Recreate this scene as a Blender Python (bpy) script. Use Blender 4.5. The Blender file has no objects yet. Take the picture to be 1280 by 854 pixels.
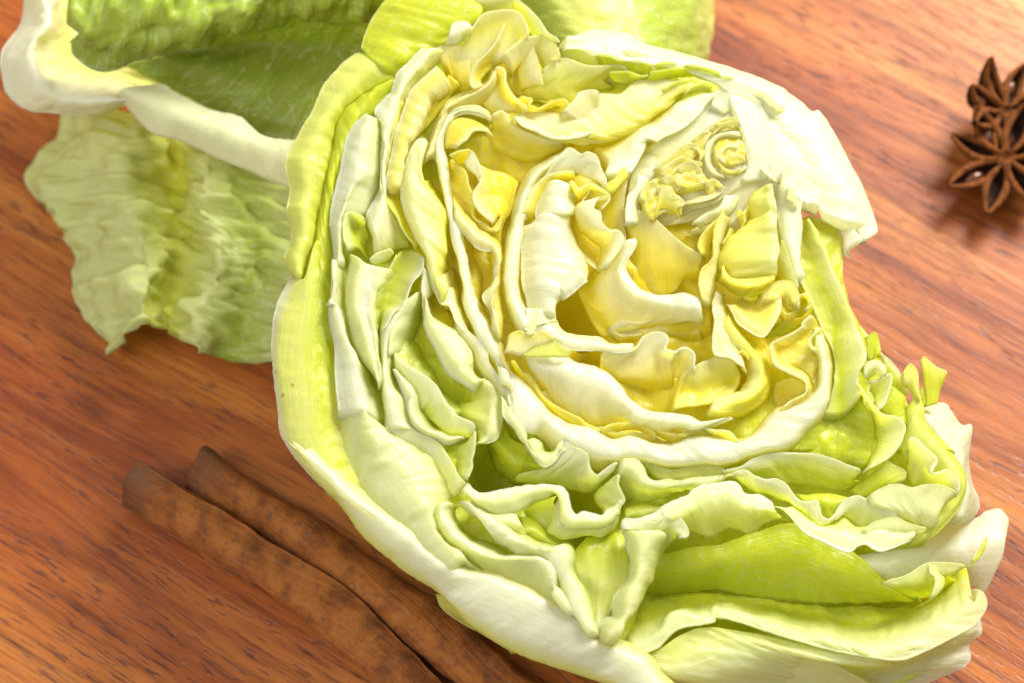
import bpy, math, random
import numpy as np
from mathutils import Vector

# ------------------------------------------------------------------ camera, light, exposure
sc = bpy.context.scene
CAM_LOC = (0.0, -0.227, 0.4955)
CAM_TARGET = (0.0, 0.0, 0.05)
LENS = 85.0
FACE = (0.058, -0.12, 0.1)   # the cut face: z = c + a x + b y
cam_data = bpy.data.cameras.new('camera'); cam = bpy.data.objects.new('camera', cam_data)
sc.collection.objects.link(cam); sc.camera = cam
cam.location = CAM_LOC
cam.rotation_euler = (Vector(CAM_TARGET) - Vector(CAM_LOC)).to_track_quat('-Z', 'Y').to_euler()
cam_data.lens = LENS; cam_data.sensor_width = 36
cam_data.clip_start = 0.01; cam_data.clip_end = 50
cam_data.dof.use_dof = True; cam_data.dof.focus_distance = 0.4949; cam_data.dof.aperture_fstop = 12.5

world = bpy.data.worlds.new('World'); sc.world = world; world.use_nodes = True
bg = world.node_tree.nodes['Background']
bg.inputs['Color'].default_value = (0.97, 0.985, 1.0, 1); bg.inputs['Strength'].default_value = 0.46

def softbox(name, loc, target, size, power, col):
    d = bpy.data.lights.new(name, 'AREA'); d.shape = 'RECTANGLE'; d.size = size[0]; d.size_y = size[1]
    d.energy = power; d.color = col
    o = bpy.data.objects.new(name, d); sc.collection.objects.link(o); o.location = loc
    o.rotation_euler = (Vector(target) - Vector(loc)).to_track_quat('-Z', 'Y').to_euler()
    return o
softbox('softbox_key', (0.50, 0.62, 0.60), (0.04, 0.02, 0.03), (0.46, 0.40), 22, (1.0, 0.975, 0.94))
softbox('softbox_fill', (-0.55, -0.35, 0.95), (0, 0, 0.03), (0.7, 0.7), 7.5, (1.0, 0.97, 0.93))

sc.view_settings.view_transform = 'Standard'; sc.view_settings.look = 'None'
sc.view_settings.exposure = 0.0; sc.view_settings.gamma = 1.0
sc.cycles.max_bounces = 10; sc.cycles.transparent_max_bounces = 6

# ------------------------------------------------------------------ helpers
def link(o): sc.collection.objects.link(o); return o
def mesh_object(name, verts, faces, mat, parent=None, smooth=True):
    me = bpy.data.meshes.new(name); me.from_pydata([tuple(v) for v in verts], [], faces); me.update()
    if mat: me.materials.append(mat)
    if smooth: me.polygons.foreach_set('use_smooth', [True] * len(me.polygons))
    o = link(bpy.data.objects.new(name, me)); o.parent = parent
    return o
def empty(name, loc, label, cat, group=None):
    o = link(bpy.data.objects.new(name, None)); o.location = loc; o.empty_display_size = 0.01
    o['label'] = label; o['category'] = cat
    if group: o['group'] = group
    return o
class Nodes:
    def __init__(s, name):
        s.m = bpy.data.materials.new(name); s.m.use_nodes = True; s.t = s.m.node_tree
        for n in list(s.t.nodes): s.t.nodes.remove(n)
        s.out = s.n('ShaderNodeOutputMaterial'); s.b = s.n('ShaderNodeBsdfPrincipled')
        s.l(s.b.outputs[0], s.out.inputs['Surface'])
    def n(s, kind, **kw):
        nd = s.t.nodes.new(kind)
        for k, v in kw.items():
            if hasattr(nd, k): setattr(nd, k, v)
            else: nd.inputs[k.replace('_', ' ')].default_value = v
        return nd
    def l(s, a, b): s.t.links.new(a, b)
    def mapping(s, src, scale, rot=(0, 0, 0), loc=(0, 0, 0)):
        m = s.n('ShaderNodeMapping'); s.l(src, m.inputs['Vector'])
        m.inputs['Scale'].default_value = scale; m.inputs['Rotation'].default_value = rot; m.inputs['Location'].default_value = loc
        return m.outputs[0]
    def noise(s, vec, scale, detail=4, rough=0.55, dist=0):
        n = s.n('ShaderNodeTexNoise'); s.l(vec, n.inputs['Vector'])
        n.inputs['Scale'].default_value = scale; n.inputs['Detail'].default_value = detail
        n.inputs['Roughness'].default_value = rough; n.inputs['Distortion'].default_value = dist
        return n.outputs[0]
    def ramp(s, fac, stops, interp='LINEAR'):
        r = s.n('ShaderNodeValToRGB'); s.l(fac, r.inputs[0]); r.color_ramp.interpolation = interp
        e = r.color_ramp.elements
        while len(e) < len(stops): e.new(0.5)
        for i, (p, c) in enumerate(stops):
            e[i].position = p; e[i].color = (c, c, c, 1) if isinstance(c, (int, float)) else tuple(c) + (1,)
        return r.outputs[0]
    def mix(s, a, b, fac, mode='MIX'):
        m = s.n('ShaderNodeMix', data_type='RGBA', blend_type=mode)
        for sock, v in ((m.inputs[0], fac), (m.inputs[6], a), (m.inputs[7], b)):
            if hasattr(v, 'is_linked'): s.l(v, sock)
            elif isinstance(v, (int, float)): sock.default_value = v
            else: sock.default_value = tuple(v) + (1,)
        return m.outputs[2]
    def math(s, op, a, b=0.0):
        m = s.n('ShaderNodeMath', operation=op)
        for sock, v in ((m.inputs[0], a), (m.inputs[1], b)):
            if hasattr(v, 'is_linked'): s.l(v, sock)
            else: sock.default_value = v
        return m.outputs[0]
    def bump(s, h, strength, dist, prev=None):
        b = s.n('ShaderNodeBump'); s.l(h, b.inputs['Height'])
        b.inputs['Strength'].default_value = strength; b.inputs['Distance'].default_value = dist
        if prev: s.l(prev, b.inputs['Normal'])
        return b.outputs[0]

# ------------------------------------------------------------------ materials
def leaf_material(name, sss, radius, rough, vein_gain, thru):
    k = Nodes(name)
    col = k.n('ShaderNodeAttribute', attribute_name='tissue').outputs['Color']
    uv = k.n('ShaderNodeUVMap', uv_map='leaf_uv').outputs[0]      # millimetres along / down the leaf
    pos = k.n('ShaderNodeTexCoord').outputs['Object']
    # branching veins, drawn out down the leaf
    wob = k.n('ShaderNodeVectorMath', operation='ADD'); k.l(uv, wob.inputs[0])
    nz = k.n('ShaderNodeTexNoise'); k.l(uv, nz.inputs['Vector']); nz.inputs['Scale'].default_value = 0.12; nz.inputs['Detail'].default_value = 2
    sc_ = k.n('ShaderNodeVectorMath', operation='SCALE'); k.l(nz.outputs['Color'], sc_.inputs[0]); sc_.inputs['Scale'].default_value = 7
    k.l(sc_.outputs[0], wob.inputs[1])
    def lines(sx, sy, w, off):           # long wandering lines that fork and fade
        a = k.noise(k.mapping(wob.outputs[0], (sx, sy, 1), (0, 0, 0), (off, off * 2, 0)), 1.0, 1.5, 0.45)
        d = k.math('ABSOLUTE', k.math('SUBTRACT', a, 0.5))
        return k.ramp(d, [(0.0, 1.0), (w * 0.4, 0.55), (w, 0.0)])
    vein = lines(0.26, 0.040, 0.022, 0.0)
    vein2 = lines(0.60, 0.16, 0.030, 5.0)
    fib = k.noise(k.mapping(uv, (1.3, 0.10, 1)), 1.0, 3, 0.6)
    patch = k.noise(pos, 95, 3, 0.5)
    speck = k.noise(pos, 900, 2, 0.6)
    c = k.mix(col, (0.90, 0.90, 0.62), k.math('MULTIPLY', vein, 0.34 * vein_gain))
    c = k.mix(c, (0.88, 0.88, 0.55), k.math('MULTIPLY', vein2, 0.10 * vein_gain))
    light = k.ramp(patch, [(0.30, 0.0), (0.72, 1.0)])
    c = k.mix(c, (0.90, 0.90, 0.68), k.math('MULTIPLY', light, 0.07))
    c = k.mix(c, (0.80, 0.82, 0.50), k.math('MULTIPLY', k.ramp(fib, [(0.42, 0.0), (0.70, 1.0)]), 0.15), 'MIX')
    # rare tan specks on the cut edges
    vs = k.n('ShaderNodeTexVoronoi'); k.l(pos, vs.inputs['Vector']); vs.inputs['Scale'].default_value = 260
    dot = k.math('MULTIPLY', k.ramp(vs.outputs['Distance'], [(0.0, 1.0), (0.16, 0.0)]), k.ramp(k.noise(pos, 45, 2, 0.5), [(0.66, 0.0), (0.70, 1.0)]))
    c = k.mix(c, (0.42, 0.20, 0.07), k.math('MULTIPLY', dot, 0.8))
    k.l(c, k.b.inputs['Base Color'])
    k.l(k.ramp(k.noise(pos, 260, 3, 0.6), [(0.35, rough - 0.12), (0.7, rough + 0.15)]), k.b.inputs['Roughness'])
    k.b.inputs['IOR'].default_value = 1.40
    k.b.inputs['Subsurface Weight'].default_value = sss
    k.b.inputs['Subsurface Radius'].default_value = radius
    k.b.inputs['Subsurface Scale'].default_value = 0.0012
    k.b.inputs['Specular IOR Level'].default_value = 0.55
    n1 = k.bump(vein, 0.14 * vein_gain, 0.0003)
    n1 = k.bump(vein2, 0.08 * vein_gain, 0.0002, n1)
    n1 = k.bump(fib, 0.38, 0.0004, n1)
    n1 = k.bump(k.noise(pos, 260, 3, 0.5), 0.34, 0.0005, n1)
    # moist, slightly grainy cut edges
    rim = k.n('ShaderNodeAttribute', attribute_name='cut_edge').outputs['Fac']
    sb = k.n('ShaderNodeBump'); k.l(speck, sb.inputs['Height']); sb.inputs['Distance'].default_value = 0.00035
    k.l(k.math('ADD', 0.12, k.math('MULTIPLY', rim, 0.45)), sb.inputs['Strength']); k.l(n1, sb.inputs['Normal']); n1 = sb.outputs[0]
    wet = k.ramp(k.noise(pos, 120, 3, 0.6), [(0.42, 0.0), (0.62, 1.0)])
    k.l(k.math('ADD', k.math('MULTIPLY', wet, 0.22), k.math('MULTIPLY', rim, 0.30)), k.b.inputs['Coat Weight'])
    k.b.inputs['Coat Roughness'].default_value = 0.12; k.b.inputs['Coat IOR'].default_value = 1.33; k.l(n1, k.b.inputs['Coat Normal'])
    k.l(n1, k.b.inputs['Normal'])
    # light passes through the thin tissue and comes out deeper in colour
    tr = k.n('ShaderNodeBsdfTranslucent'); k.l(n1, tr.inputs['Normal'])
    k.l(k.mix(c, (1.0, 1.0, 0.62), 1.0, 'MULTIPLY'), tr.inputs['Color'])
    mx = k.n('ShaderNodeMixShader'); mx.inputs[0].default_value = thru
    k.l(k.b.outputs[0], mx.inputs[1]); k.l(tr.outputs[0], mx.inputs[2]); k.l(mx.outputs[0], k.out.inputs['Surface'])
    return k.m
LEAF = leaf_material('lettuce_leaf', 0.25, (1.0, 0.95, 0.6), 0.30, 0.9, 0.62)
REAR_LEAF = leaf_material('rear_lettuce_leaf', 0.0, (0.8, 1.0, 0.25), 0.30, 1.4, 0.5)

def wood_material():
    k = Nodes('reddish_wood')
    pos = k.n('ShaderNodeTexCoord').outputs['Object']
    g = k.mapping(pos, (1, 1, 1), (0, 0, math.radians(GRAIN)))
    warp = k.n('ShaderNodeTexNoise'); k.l(k.mapping(g, (3, 9, 1)), warp.inputs['Vector']); warp.inputs['Scale'].default_value = 1.4; warp.inputs['Detail'].default_value = 2
    ws = k.n('ShaderNodeVectorMath', operation='SCALE'); k.l(warp.outputs['Color'], ws.inputs[0]); ws.inputs['Scale'].default_value = 0.035
    wa = k.n('ShaderNodeVectorMath', operation='ADD'); k.l(g, wa.inputs[0]); k.l(ws.outputs[0], wa.inputs[1]); g2 = wa.outputs[0]
    broad = k.noise(k.mapping(g2, (4.5, 42, 1)), 1.0, 4, 0.6, 0.3)
    mid = k.noise(k.mapping(g2, (14, 210, 1)), 1.0, 4, 0.65)
    fine = k.noise(k.mapping(g2, (40, 700, 1)), 1.0, 5, 0.7)
    pores = k.noise(k.mapping(g2, (150, 1150, 1)), 1.0, 2, 0.5)
    base = k.ramp(broad, [(0.30, (0.17, 0.032, 0.006)), (0.45, (0.33, 0.080, 0.014)), (0.56, (0.47, 0.15, 0.027)), (0.72, (0.60, 0.24, 0.055))])
    c = k.mix(base, (0.085, 0.016, 0.006), k.math('MULTIPLY', k.ramp(mid, [(0.50, 0.0), (0.68, 1.0)]), 0.62))
    c = k.mix(c, (0.68, 0.29, 0.075), k.math('MULTIPLY', k.ramp(mid, [(0.25, 1.0), (0.45, 0.0)]), 0.35))
    c = k.mix(c, (0.085, 0.018, 0.007), k.math('MULTIPLY', k.ramp(fine, [(0.50, 0.0), (0.66, 1.0)]), 0.62))
    pf = k.math('MULTIPLY', k.ramp(pores, [(0.565, 0.0), (0.63, 1.0)]), k.ramp(k.noise(k.mapping(g2, (16, 90, 1)), 1.0, 3, 0.6), [(0.40, 0.15), (0.58, 1.0)]))
    c = k.mix(c, (0.085, 0.020, 0.012), k.math('MULTIPLY', pf, 0.75))
    # dark streaks and knots
    st = k.noise(k.mapping(g2, (1.6, 75, 1), (0, 0, 0), (3.1, 0.7, 0)), 1.0, 3, 0.6)
    c = k.mix(c, (0.10, 0.022, 0.012), k.math('MULTIPLY', k.ramp(st, [(0.63, 0.0), (0.72, 1.0)]), 0.6))
    vk = k.n('ShaderNodeTexVoronoi'); k.l(k.mapping(g2, (9, 17, 1)), vk.inputs['Vector']); vk.inputs['Scale'].default_value = 1.0
    c = k.mix(c, (0.07, 0.02, 0.014), k.math('MULTIPLY', k.ramp(vk.outputs['Distance'], [(0.03, 1.0), (0.085, 0.0)]), 0.8))
    k.l(c, k.b.inputs['Base Color'])
    k.l(k.ramp(mid, [(0.3, 0.34), (0.7, 0.50)]), k.b.inputs['Roughness'])
    k.b.inputs['Specular IOR Level'].default_value = 0.30
    n = k.bump(mid, 0.25, 0.0004); n = k.bump(pf, 0.35, -0.0004, n); n = k.bump(fine, 0.2, 0.0002, n)
    k.l(n, k.b.inputs['Normal'])
    return k.m
GRAIN = 33

def bark_material():
    k = Nodes('cinnamon_bark')
    pos = k.n('ShaderNodeTexCoord').outputs['Object']
    uv = k.n('ShaderNodeUVMap', uv_map='leaf_uv').outputs[0]
    a = k.noise(pos, 150, 5, 0.6); s = k.noise(k.mapping(uv, (0.08, 0.9, 1)), 1.0, 4, 0.6); f = k.noise(pos, 700, 3, 0.6)
    c = k.ramp(a, [(0.30, (0.12, 0.038, 0.011)), (0.45, (0.26, 0.080, 0.017)), (0.58, (0.37, 0.125, 0.024)), (0.78, (0.24, 0.08, 0.020))])
    c = k.mix(c, (0.42, 0.17, 0.06), k.math('MULTIPLY', k.ramp(s, [(0.5, 0.0), (0.75, 1.0)]), 0.5))
    c = k.mix(c, (0.085, 0.05, 0.04), k.math('MULTIPLY', k.ramp(f, [(0.55, 0.0), (0.7, 1.0)]), 0.6))
    grey = k.ramp(k.noise(pos, 55, 3, 0.6), [(0.64, 0.0), (0.72, 1.0)])
    c = k.mix(c, (0.08, 0.065, 0.05), k.math('MULTIPLY', grey, 0.6))
    sx = k.n('ShaderNodeSeparateXYZ'); k.l(uv, sx.inputs[0])
    tip = k.math('MULTIPLY', k.ramp(k.math('DIVIDE', sx.outputs[0], 12.0), [(0.15, 1.0), (0.75, 0.0)]), k.ramp(a, [(0.38, 0.3), (0.55, 1.0)]))
    c = k.mix(c, (0.055, 0.045, 0.035), k.math('MULTIPLY', tip, 0.75))
    k.l(c, k.b.inputs['Base Color']); k.b.inputs['Roughness'].default_value = 0.75; k.b.inputs['Specular IOR Level'].default_value = 0.2
    n = k.bump(s, 0.5, 0.0012); n = k.bump(a, 0.4, 0.0010, n); n = k.bump(f, 0.4, 0.0004, n); k.l(n, k.b.inputs['Normal'])
    return k.m
def plain(name, c0, c1, scale, rough, bump=0.3):
    k = Nodes(name); pos = k.n('ShaderNodeTexCoord').outputs['Object']
    a = k.noise(pos, scale, 4, 0.6)
    k.l(k.ramp(a, [(0.35, c0), (0.65, c1)]), k.b.inputs['Base Color']); k.b.inputs['Roughness'].default_value = rough; k.b.inputs['Specular IOR Level'].default_value = 0.5 if rough < 0.4 else 0.15
    k.l(k.bump(a, bump, 0.0006), k.b.inputs['Normal'])
    return k.m
WOOD = wood_material(); BARK = bark_material()
POD = plain('anise_husk', (0.016, 0.006, 0.004), (0.040, 0.014, 0.007), 500, 0.8)
POD_RIM = plain('anise_rim', (0.085, 0.024, 0.006), (0.20, 0.062, 0.011), 600, 0.85)
SEED = plain('anise_seed', (0.10, 0.03, 0.012), (0.16, 0.05, 0.02), 300, 0.18, 0.05)

# ------------------------------------------------------------------ the wooden board
S = 1.6
board = mesh_object('wooden_table_top', [(-S, -S, 0), (S, -S, 0), (S, S, 0), (-S, S, 0), (-S, -S, -0.03), (S, -S, -0.03), (S, S, -0.03), (-S, S, -0.03)],
    [(0, 1, 2, 3), (7, 6, 5, 4), (0, 4, 5, 1), (1, 5, 6, 2), (2, 6, 7, 3), (3, 7, 4, 0)], WOOD, smooth=False)
board['kind'] = 'structure'; board['label'] = 'reddish brown wooden surface with diagonal grain under the lettuce'

# ------------------------------------------------------------------ leaves
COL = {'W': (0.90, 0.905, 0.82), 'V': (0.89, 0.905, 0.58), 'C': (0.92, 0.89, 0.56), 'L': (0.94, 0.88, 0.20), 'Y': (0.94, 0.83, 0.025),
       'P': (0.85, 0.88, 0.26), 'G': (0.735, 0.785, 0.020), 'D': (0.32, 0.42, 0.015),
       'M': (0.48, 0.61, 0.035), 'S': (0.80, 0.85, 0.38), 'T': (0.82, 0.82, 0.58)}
rng = np.random.RandomState(7)
def vnoise(x, y, seed):                       # smooth 2-D value noise in [-1, 1]
    r = np.random.RandomState(seed); g = r.uniform(-1, 1, (64, 64))
    xi = np.floor(x).astype(int); yi = np.floor(y).astype(int); fx = x - xi; fy = y - yi
    fx = fx * fx * fx * (fx * (fx * 6 - 15) + 10); fy = fy * fy * fy * (fy * (fy * 6 - 15) + 10)
    a = g[xi % 64, yi % 64]; b = g[(xi + 1) % 64, yi % 64]; c = g[xi % 64, (yi + 1) % 64]; d = g[(xi + 1) % 64, (yi + 1) % 64]
    return (a * (1 - fx) + b * fx) * (1 - fy) + (c * (1 - fx) + d * fx) * fy
def catmull(P, T):                            # P (n,k), T (m) in 0..n-1
    n = len(P)
    if n == 2:
        return P[0] + (P[1] - P[0]) * T[:, None]
    Q = np.vstack([2 * P[0] - P[1], P, 2 * P[-1] - P[-2]])
    i = np.clip(np.floor(T).astype(int), 0, n - 2); t = (T - i)[:, None]
    p0, p1, p2, p3 = Q[i], Q[i + 1], Q[i + 2], Q[i + 3]
    return 0.5 * ((2 * p1) + (-p0 + p2) * t + (2 * p0 - 5 * p1 + 4 * p2 - p3) * t * t + (-p0 + 3 * p1 - 3 * p2 + p3) * t ** 3)
def resample(P, N):
    s = np.r_[0, np.cumsum(np.linalg.norm(np.diff(P, axis=0), axis=1) + 1e-7)]
    m = max(N, 4 * len(P)); T = np.linspace(0, len(P) - 1, m * 3); D = catmull(P, T)
    d = np.r_[0, np.cumsum(np.linalg.norm(np.diff(D, axis=0), axis=1))]
    u = np.linspace(0, d[-1], N); return np.stack([np.interp(u, d, D[:, k]) for k in range(3)], 1), d[-1]
up = np.array([-FACE[1], -FACE[2], 1.0]); up /= np.linalg.norm(up)
eye = np.array(CAM_LOC)
def sheet(name, spec, parent, mat, seed, step=0.0005):
    tag, thick, lip, wr, rows = spec
    along = thick < 0; thick = abs(thick)
    if tag == 'leaf': thick *= 0.48
    P = [np.array([[float(v) for v in p.split(',')] for p in s.split()]) * 1e-4 for c, s in rows]
    C = [np.array(COL[c]) for c, s in rows]
    length = max(np.linalg.norm(np.diff(p, axis=0), axis=1).sum() for p in P)
    N = int(np.clip(length / step, 12, 520))
    R_ = [resample(p, N)[0] for p in P]
    A = np.stack(R_)                                     # rows, N, 3
    span = np.linalg.norm(np.diff(A, axis=0), axis=2).mean(1).sum()
    M = int(np.clip(span / step, 6, 70))
    T = np.linspace(0, len(A) - 1, M)
    G = catmull(A.reshape(len(A), -1), T).reshape(M, N, 3)
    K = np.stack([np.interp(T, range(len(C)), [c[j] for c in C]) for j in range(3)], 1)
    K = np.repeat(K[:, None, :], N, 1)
    # millimetre coordinates
    U = np.linspace(0, length * 1e3, N)[None, :].repeat(M, 0); V = np.linspace(0, span * 1e3, M)[:, None].repeat(N, 1)
    du = np.gradient(G, axis=1); dv = np.gradient(G, axis=0)
    n = np.cross(du, dv); n /= np.linalg.norm(n, axis=2, keepdims=True) + 1e-12
    if (n * (eye - G)).sum(2).mean() < 0: n = -n
    # the leaf buckles: broad folds, small puckers; the cut rim itself stays near the cut
    o1 = rng.uniform(0, 60, 8)
    big = vnoise(U / 5.5 + o1[0], V / 7.0 + o1[1], seed)
    med = vnoise(U / 2.3 + o1[2], V / 3.6 + o1[3], seed + 1)
    sml = vnoise(U / 1.0 + o1[4], V / 1.5 + o1[5], seed + 2)
    pleat = vnoise(U / 1.5 + o1[1] + 0.3 * big, V / 9.0 + o1[3], seed + 4)
    k_rim = 0.5 + 0.5 * np.clip(V / 3.0, 0, 1)
    disp = (big * 0.9 + med * 0.40 + sml * 0.09 + pleat * 0.30) * wr * 1e-3 * k_rim
    if tag == 'heart_leaf':
        f1 = 1 - np.abs(vnoise(U / 2.4 + o1[0] + 0.4 * med, V / 0.42 + o1[5] + 0.7 * big, seed + 8)) * 2.4; f2 = vnoise(U / 0.7 + o1[2], V / 0.5, seed + 11)
        disp = disp + (f1 * 0.24 + f2 * 0.10) * 1e-3
        g1 = 0.8 * np.clip(f1 * 0.8 + 0.35, 0, 1)[..., None]; K = np.array(COL['Y']) * (1 - g1) + np.array(COL['C']) * g1
    if name != 'core':
        ridge = 1 - np.abs(vnoise(U / 3.2 + o1[6], V / 11.0 + o1[7], seed + 3))
        disp += (ridge ** 4) * 0.18e-3 * np.clip(wr, 0.2, 1.2) * np.clip(V / 2.0, 0, 1)
    G = G + n * disp[..., None]
    # the two side ends tuck down out of sight
    e = np.minimum(U, U[:, -1:] - U); e = np.clip(1 - e / min(1.3, length * 50), 0, 1) ** 2
    G = G - up * (e * 0.0022 * min(1, length * 35))[..., None]
    if lip > 0:
        out = A[0] - A[1]; out -= (out @ up)[:, None] * up; ln = np.linalg.norm(out, axis=1, keepdims=True)
        out = np.where(ln > 1e-5, out / (ln + 1e-9), 0)
        k = np.ones(21) / 21; out = np.stack([np.convolve(np.pad(out[:, j], 10, mode='edge'), k, 'valid') for j in range(3)], 1)
        rag = 0.75 + 0.45 * vnoise(U[0] / 1.1, U[0] * 0 + 3.3, seed + 5) + 0.25 * vnoise(U[0] / 0.4, U[0] * 0 + 1.3, seed + 6)
        w = (0.45 * lip * 1e-3 * rag)[:, None]
        G0 = G[0] + out * w * 0.55 + up * 0.00012; G1 = G[0] + out * w - up * 0.00012
        G = np.concatenate([G1[None], G0[None], G]); n = np.concatenate([n[:1], n[:1], n])
        kw = np.array(COL['W']) * 0.35 + C[0] * 0.65
        K = np.concatenate([np.repeat(kw[None, None], N, 1)] * 2 + [K]); K[2] = K[2] * 0.5 + kw * 0.5
        U = np.concatenate([U[:1], U[:1], U]); V = np.concatenate([V[:1] - 0.6, V[:1] - 0.3, V])
        M += 2
    else:
        fine = vnoise(U[0] / 0.9, U[0] * 0 + 2.2, seed + 7)
        G[0] += (G[0] - G[1]) / (np.linalg.norm(G[0] - G[1], axis=1, keepdims=True) + 1e-9) * (fine * 0.12e-3)[:, None]
    # back face
    edge = np.minimum(np.arange(M)[:, None], (M - 1 - np.arange(M))[:, None]).repeat(N, 1) * 1.0
    edge = np.minimum(edge, np.minimum(np.arange(N), N - 1 - np.arange(N))[None, :].repeat(M, 0))
    th = thick * 1e-3 * (0.35 + 0.65 * np.clip(edge / 4, 0, 1))
    if lip > 0: th[0:2] = thick * 0.8e-3
    back = G - n * th[..., None]
    verts = np.concatenate([G.reshape(-1, 3), back.reshape(-1, 3)]); NV = M * N
    i = np.arange(M - 1)[:, None] * N + np.arange(N - 1)[None, :]; i = i.ravel()
    q1 = np.stack([i, i + 1, i + N + 1, i + N], 1); q2 = np.stack([i + NV, i + N + NV, i + N + 1 + NV, i + 1 + NV], 1)
    ring = np.concatenate([np.arange(N), np.arange(1, M) * N + N - 1, (M - 1) * N + np.arange(N - 2, -1, -1), np.arange(M - 2, 0, -1) * N])
    rn = np.roll(ring, -1); q3 = np.stack([rn, ring, ring + NV, rn + NV], 1)
    quads = np.concatenate([q1, q2, q3])
    mid_n = np.cross(du, dv)
    fn = np.cross(G[M // 2, N // 2 + 1] - G[M // 2, N // 2 - 1], G[min(M // 2 + 1, M - 1), N // 2] - G[M // 2 - 1, N // 2])
    if fn @ n[M // 2, N // 2] < 0: quads = quads[:, ::-1]
    org = np.array(parent.location); verts = verts - org
    me = bpy.data.meshes.new(name)
    me.vertices.add(len(verts)); me.vertices.foreach_set('co', verts.ravel())
    me.loops.add(quads.size); me.loops.foreach_set('vertex_index', quads.ravel().astype(np.int32))
    me.polygons.add(len(quads)); me.polygons.foreach_set('loop_start', np.arange(0, quads.size, 4, dtype=np.int32))
    me.polygons.foreach_set('use_smooth', np.ones(len(quads), bool)); me.update(calc_edges=True)
    tint = 1 + 0.04 * rng.uniform(-1, 1)
    KK = np.clip(K.reshape(-1, 3) * tint, 0, 0.93); KK = np.concatenate([KK, KK]); KK = np.c_[KK, np.ones(len(KK))]
    at = me.attributes.new('tissue', 'FLOAT_COLOR', 'POINT'); at.data.foreach_set('color', KK.ravel().astype(np.float32))
    uvl = me.uv_layers.new(name='leaf_uv'); uu, vv = (V, U) if along else (U, V)
    UV = np.stack([uu.ravel() + seed * 13.7 % 400, vv.ravel() + seed * 7.1 % 300], 1); UV = np.concatenate([UV, UV])
    uvl.data.foreach_set('uv', UV[quads.ravel()].ravel().astype(np.float32))
    ce = np.exp(-np.clip(V.ravel(), 0, None) / 0.7) if lip > 0 else V.ravel() * 0 + (0.35 if tag == 'core' else 0.15)
    me.attributes.new('cut_edge', 'FLOAT', 'POINT').data.foreach_set('value', np.concatenate([ce, ce]).astype(np.float32))
    me.materials.append(mat)
    o = link(bpy.data.objects.new(name, me)); o.parent = parent
    return o

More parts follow.
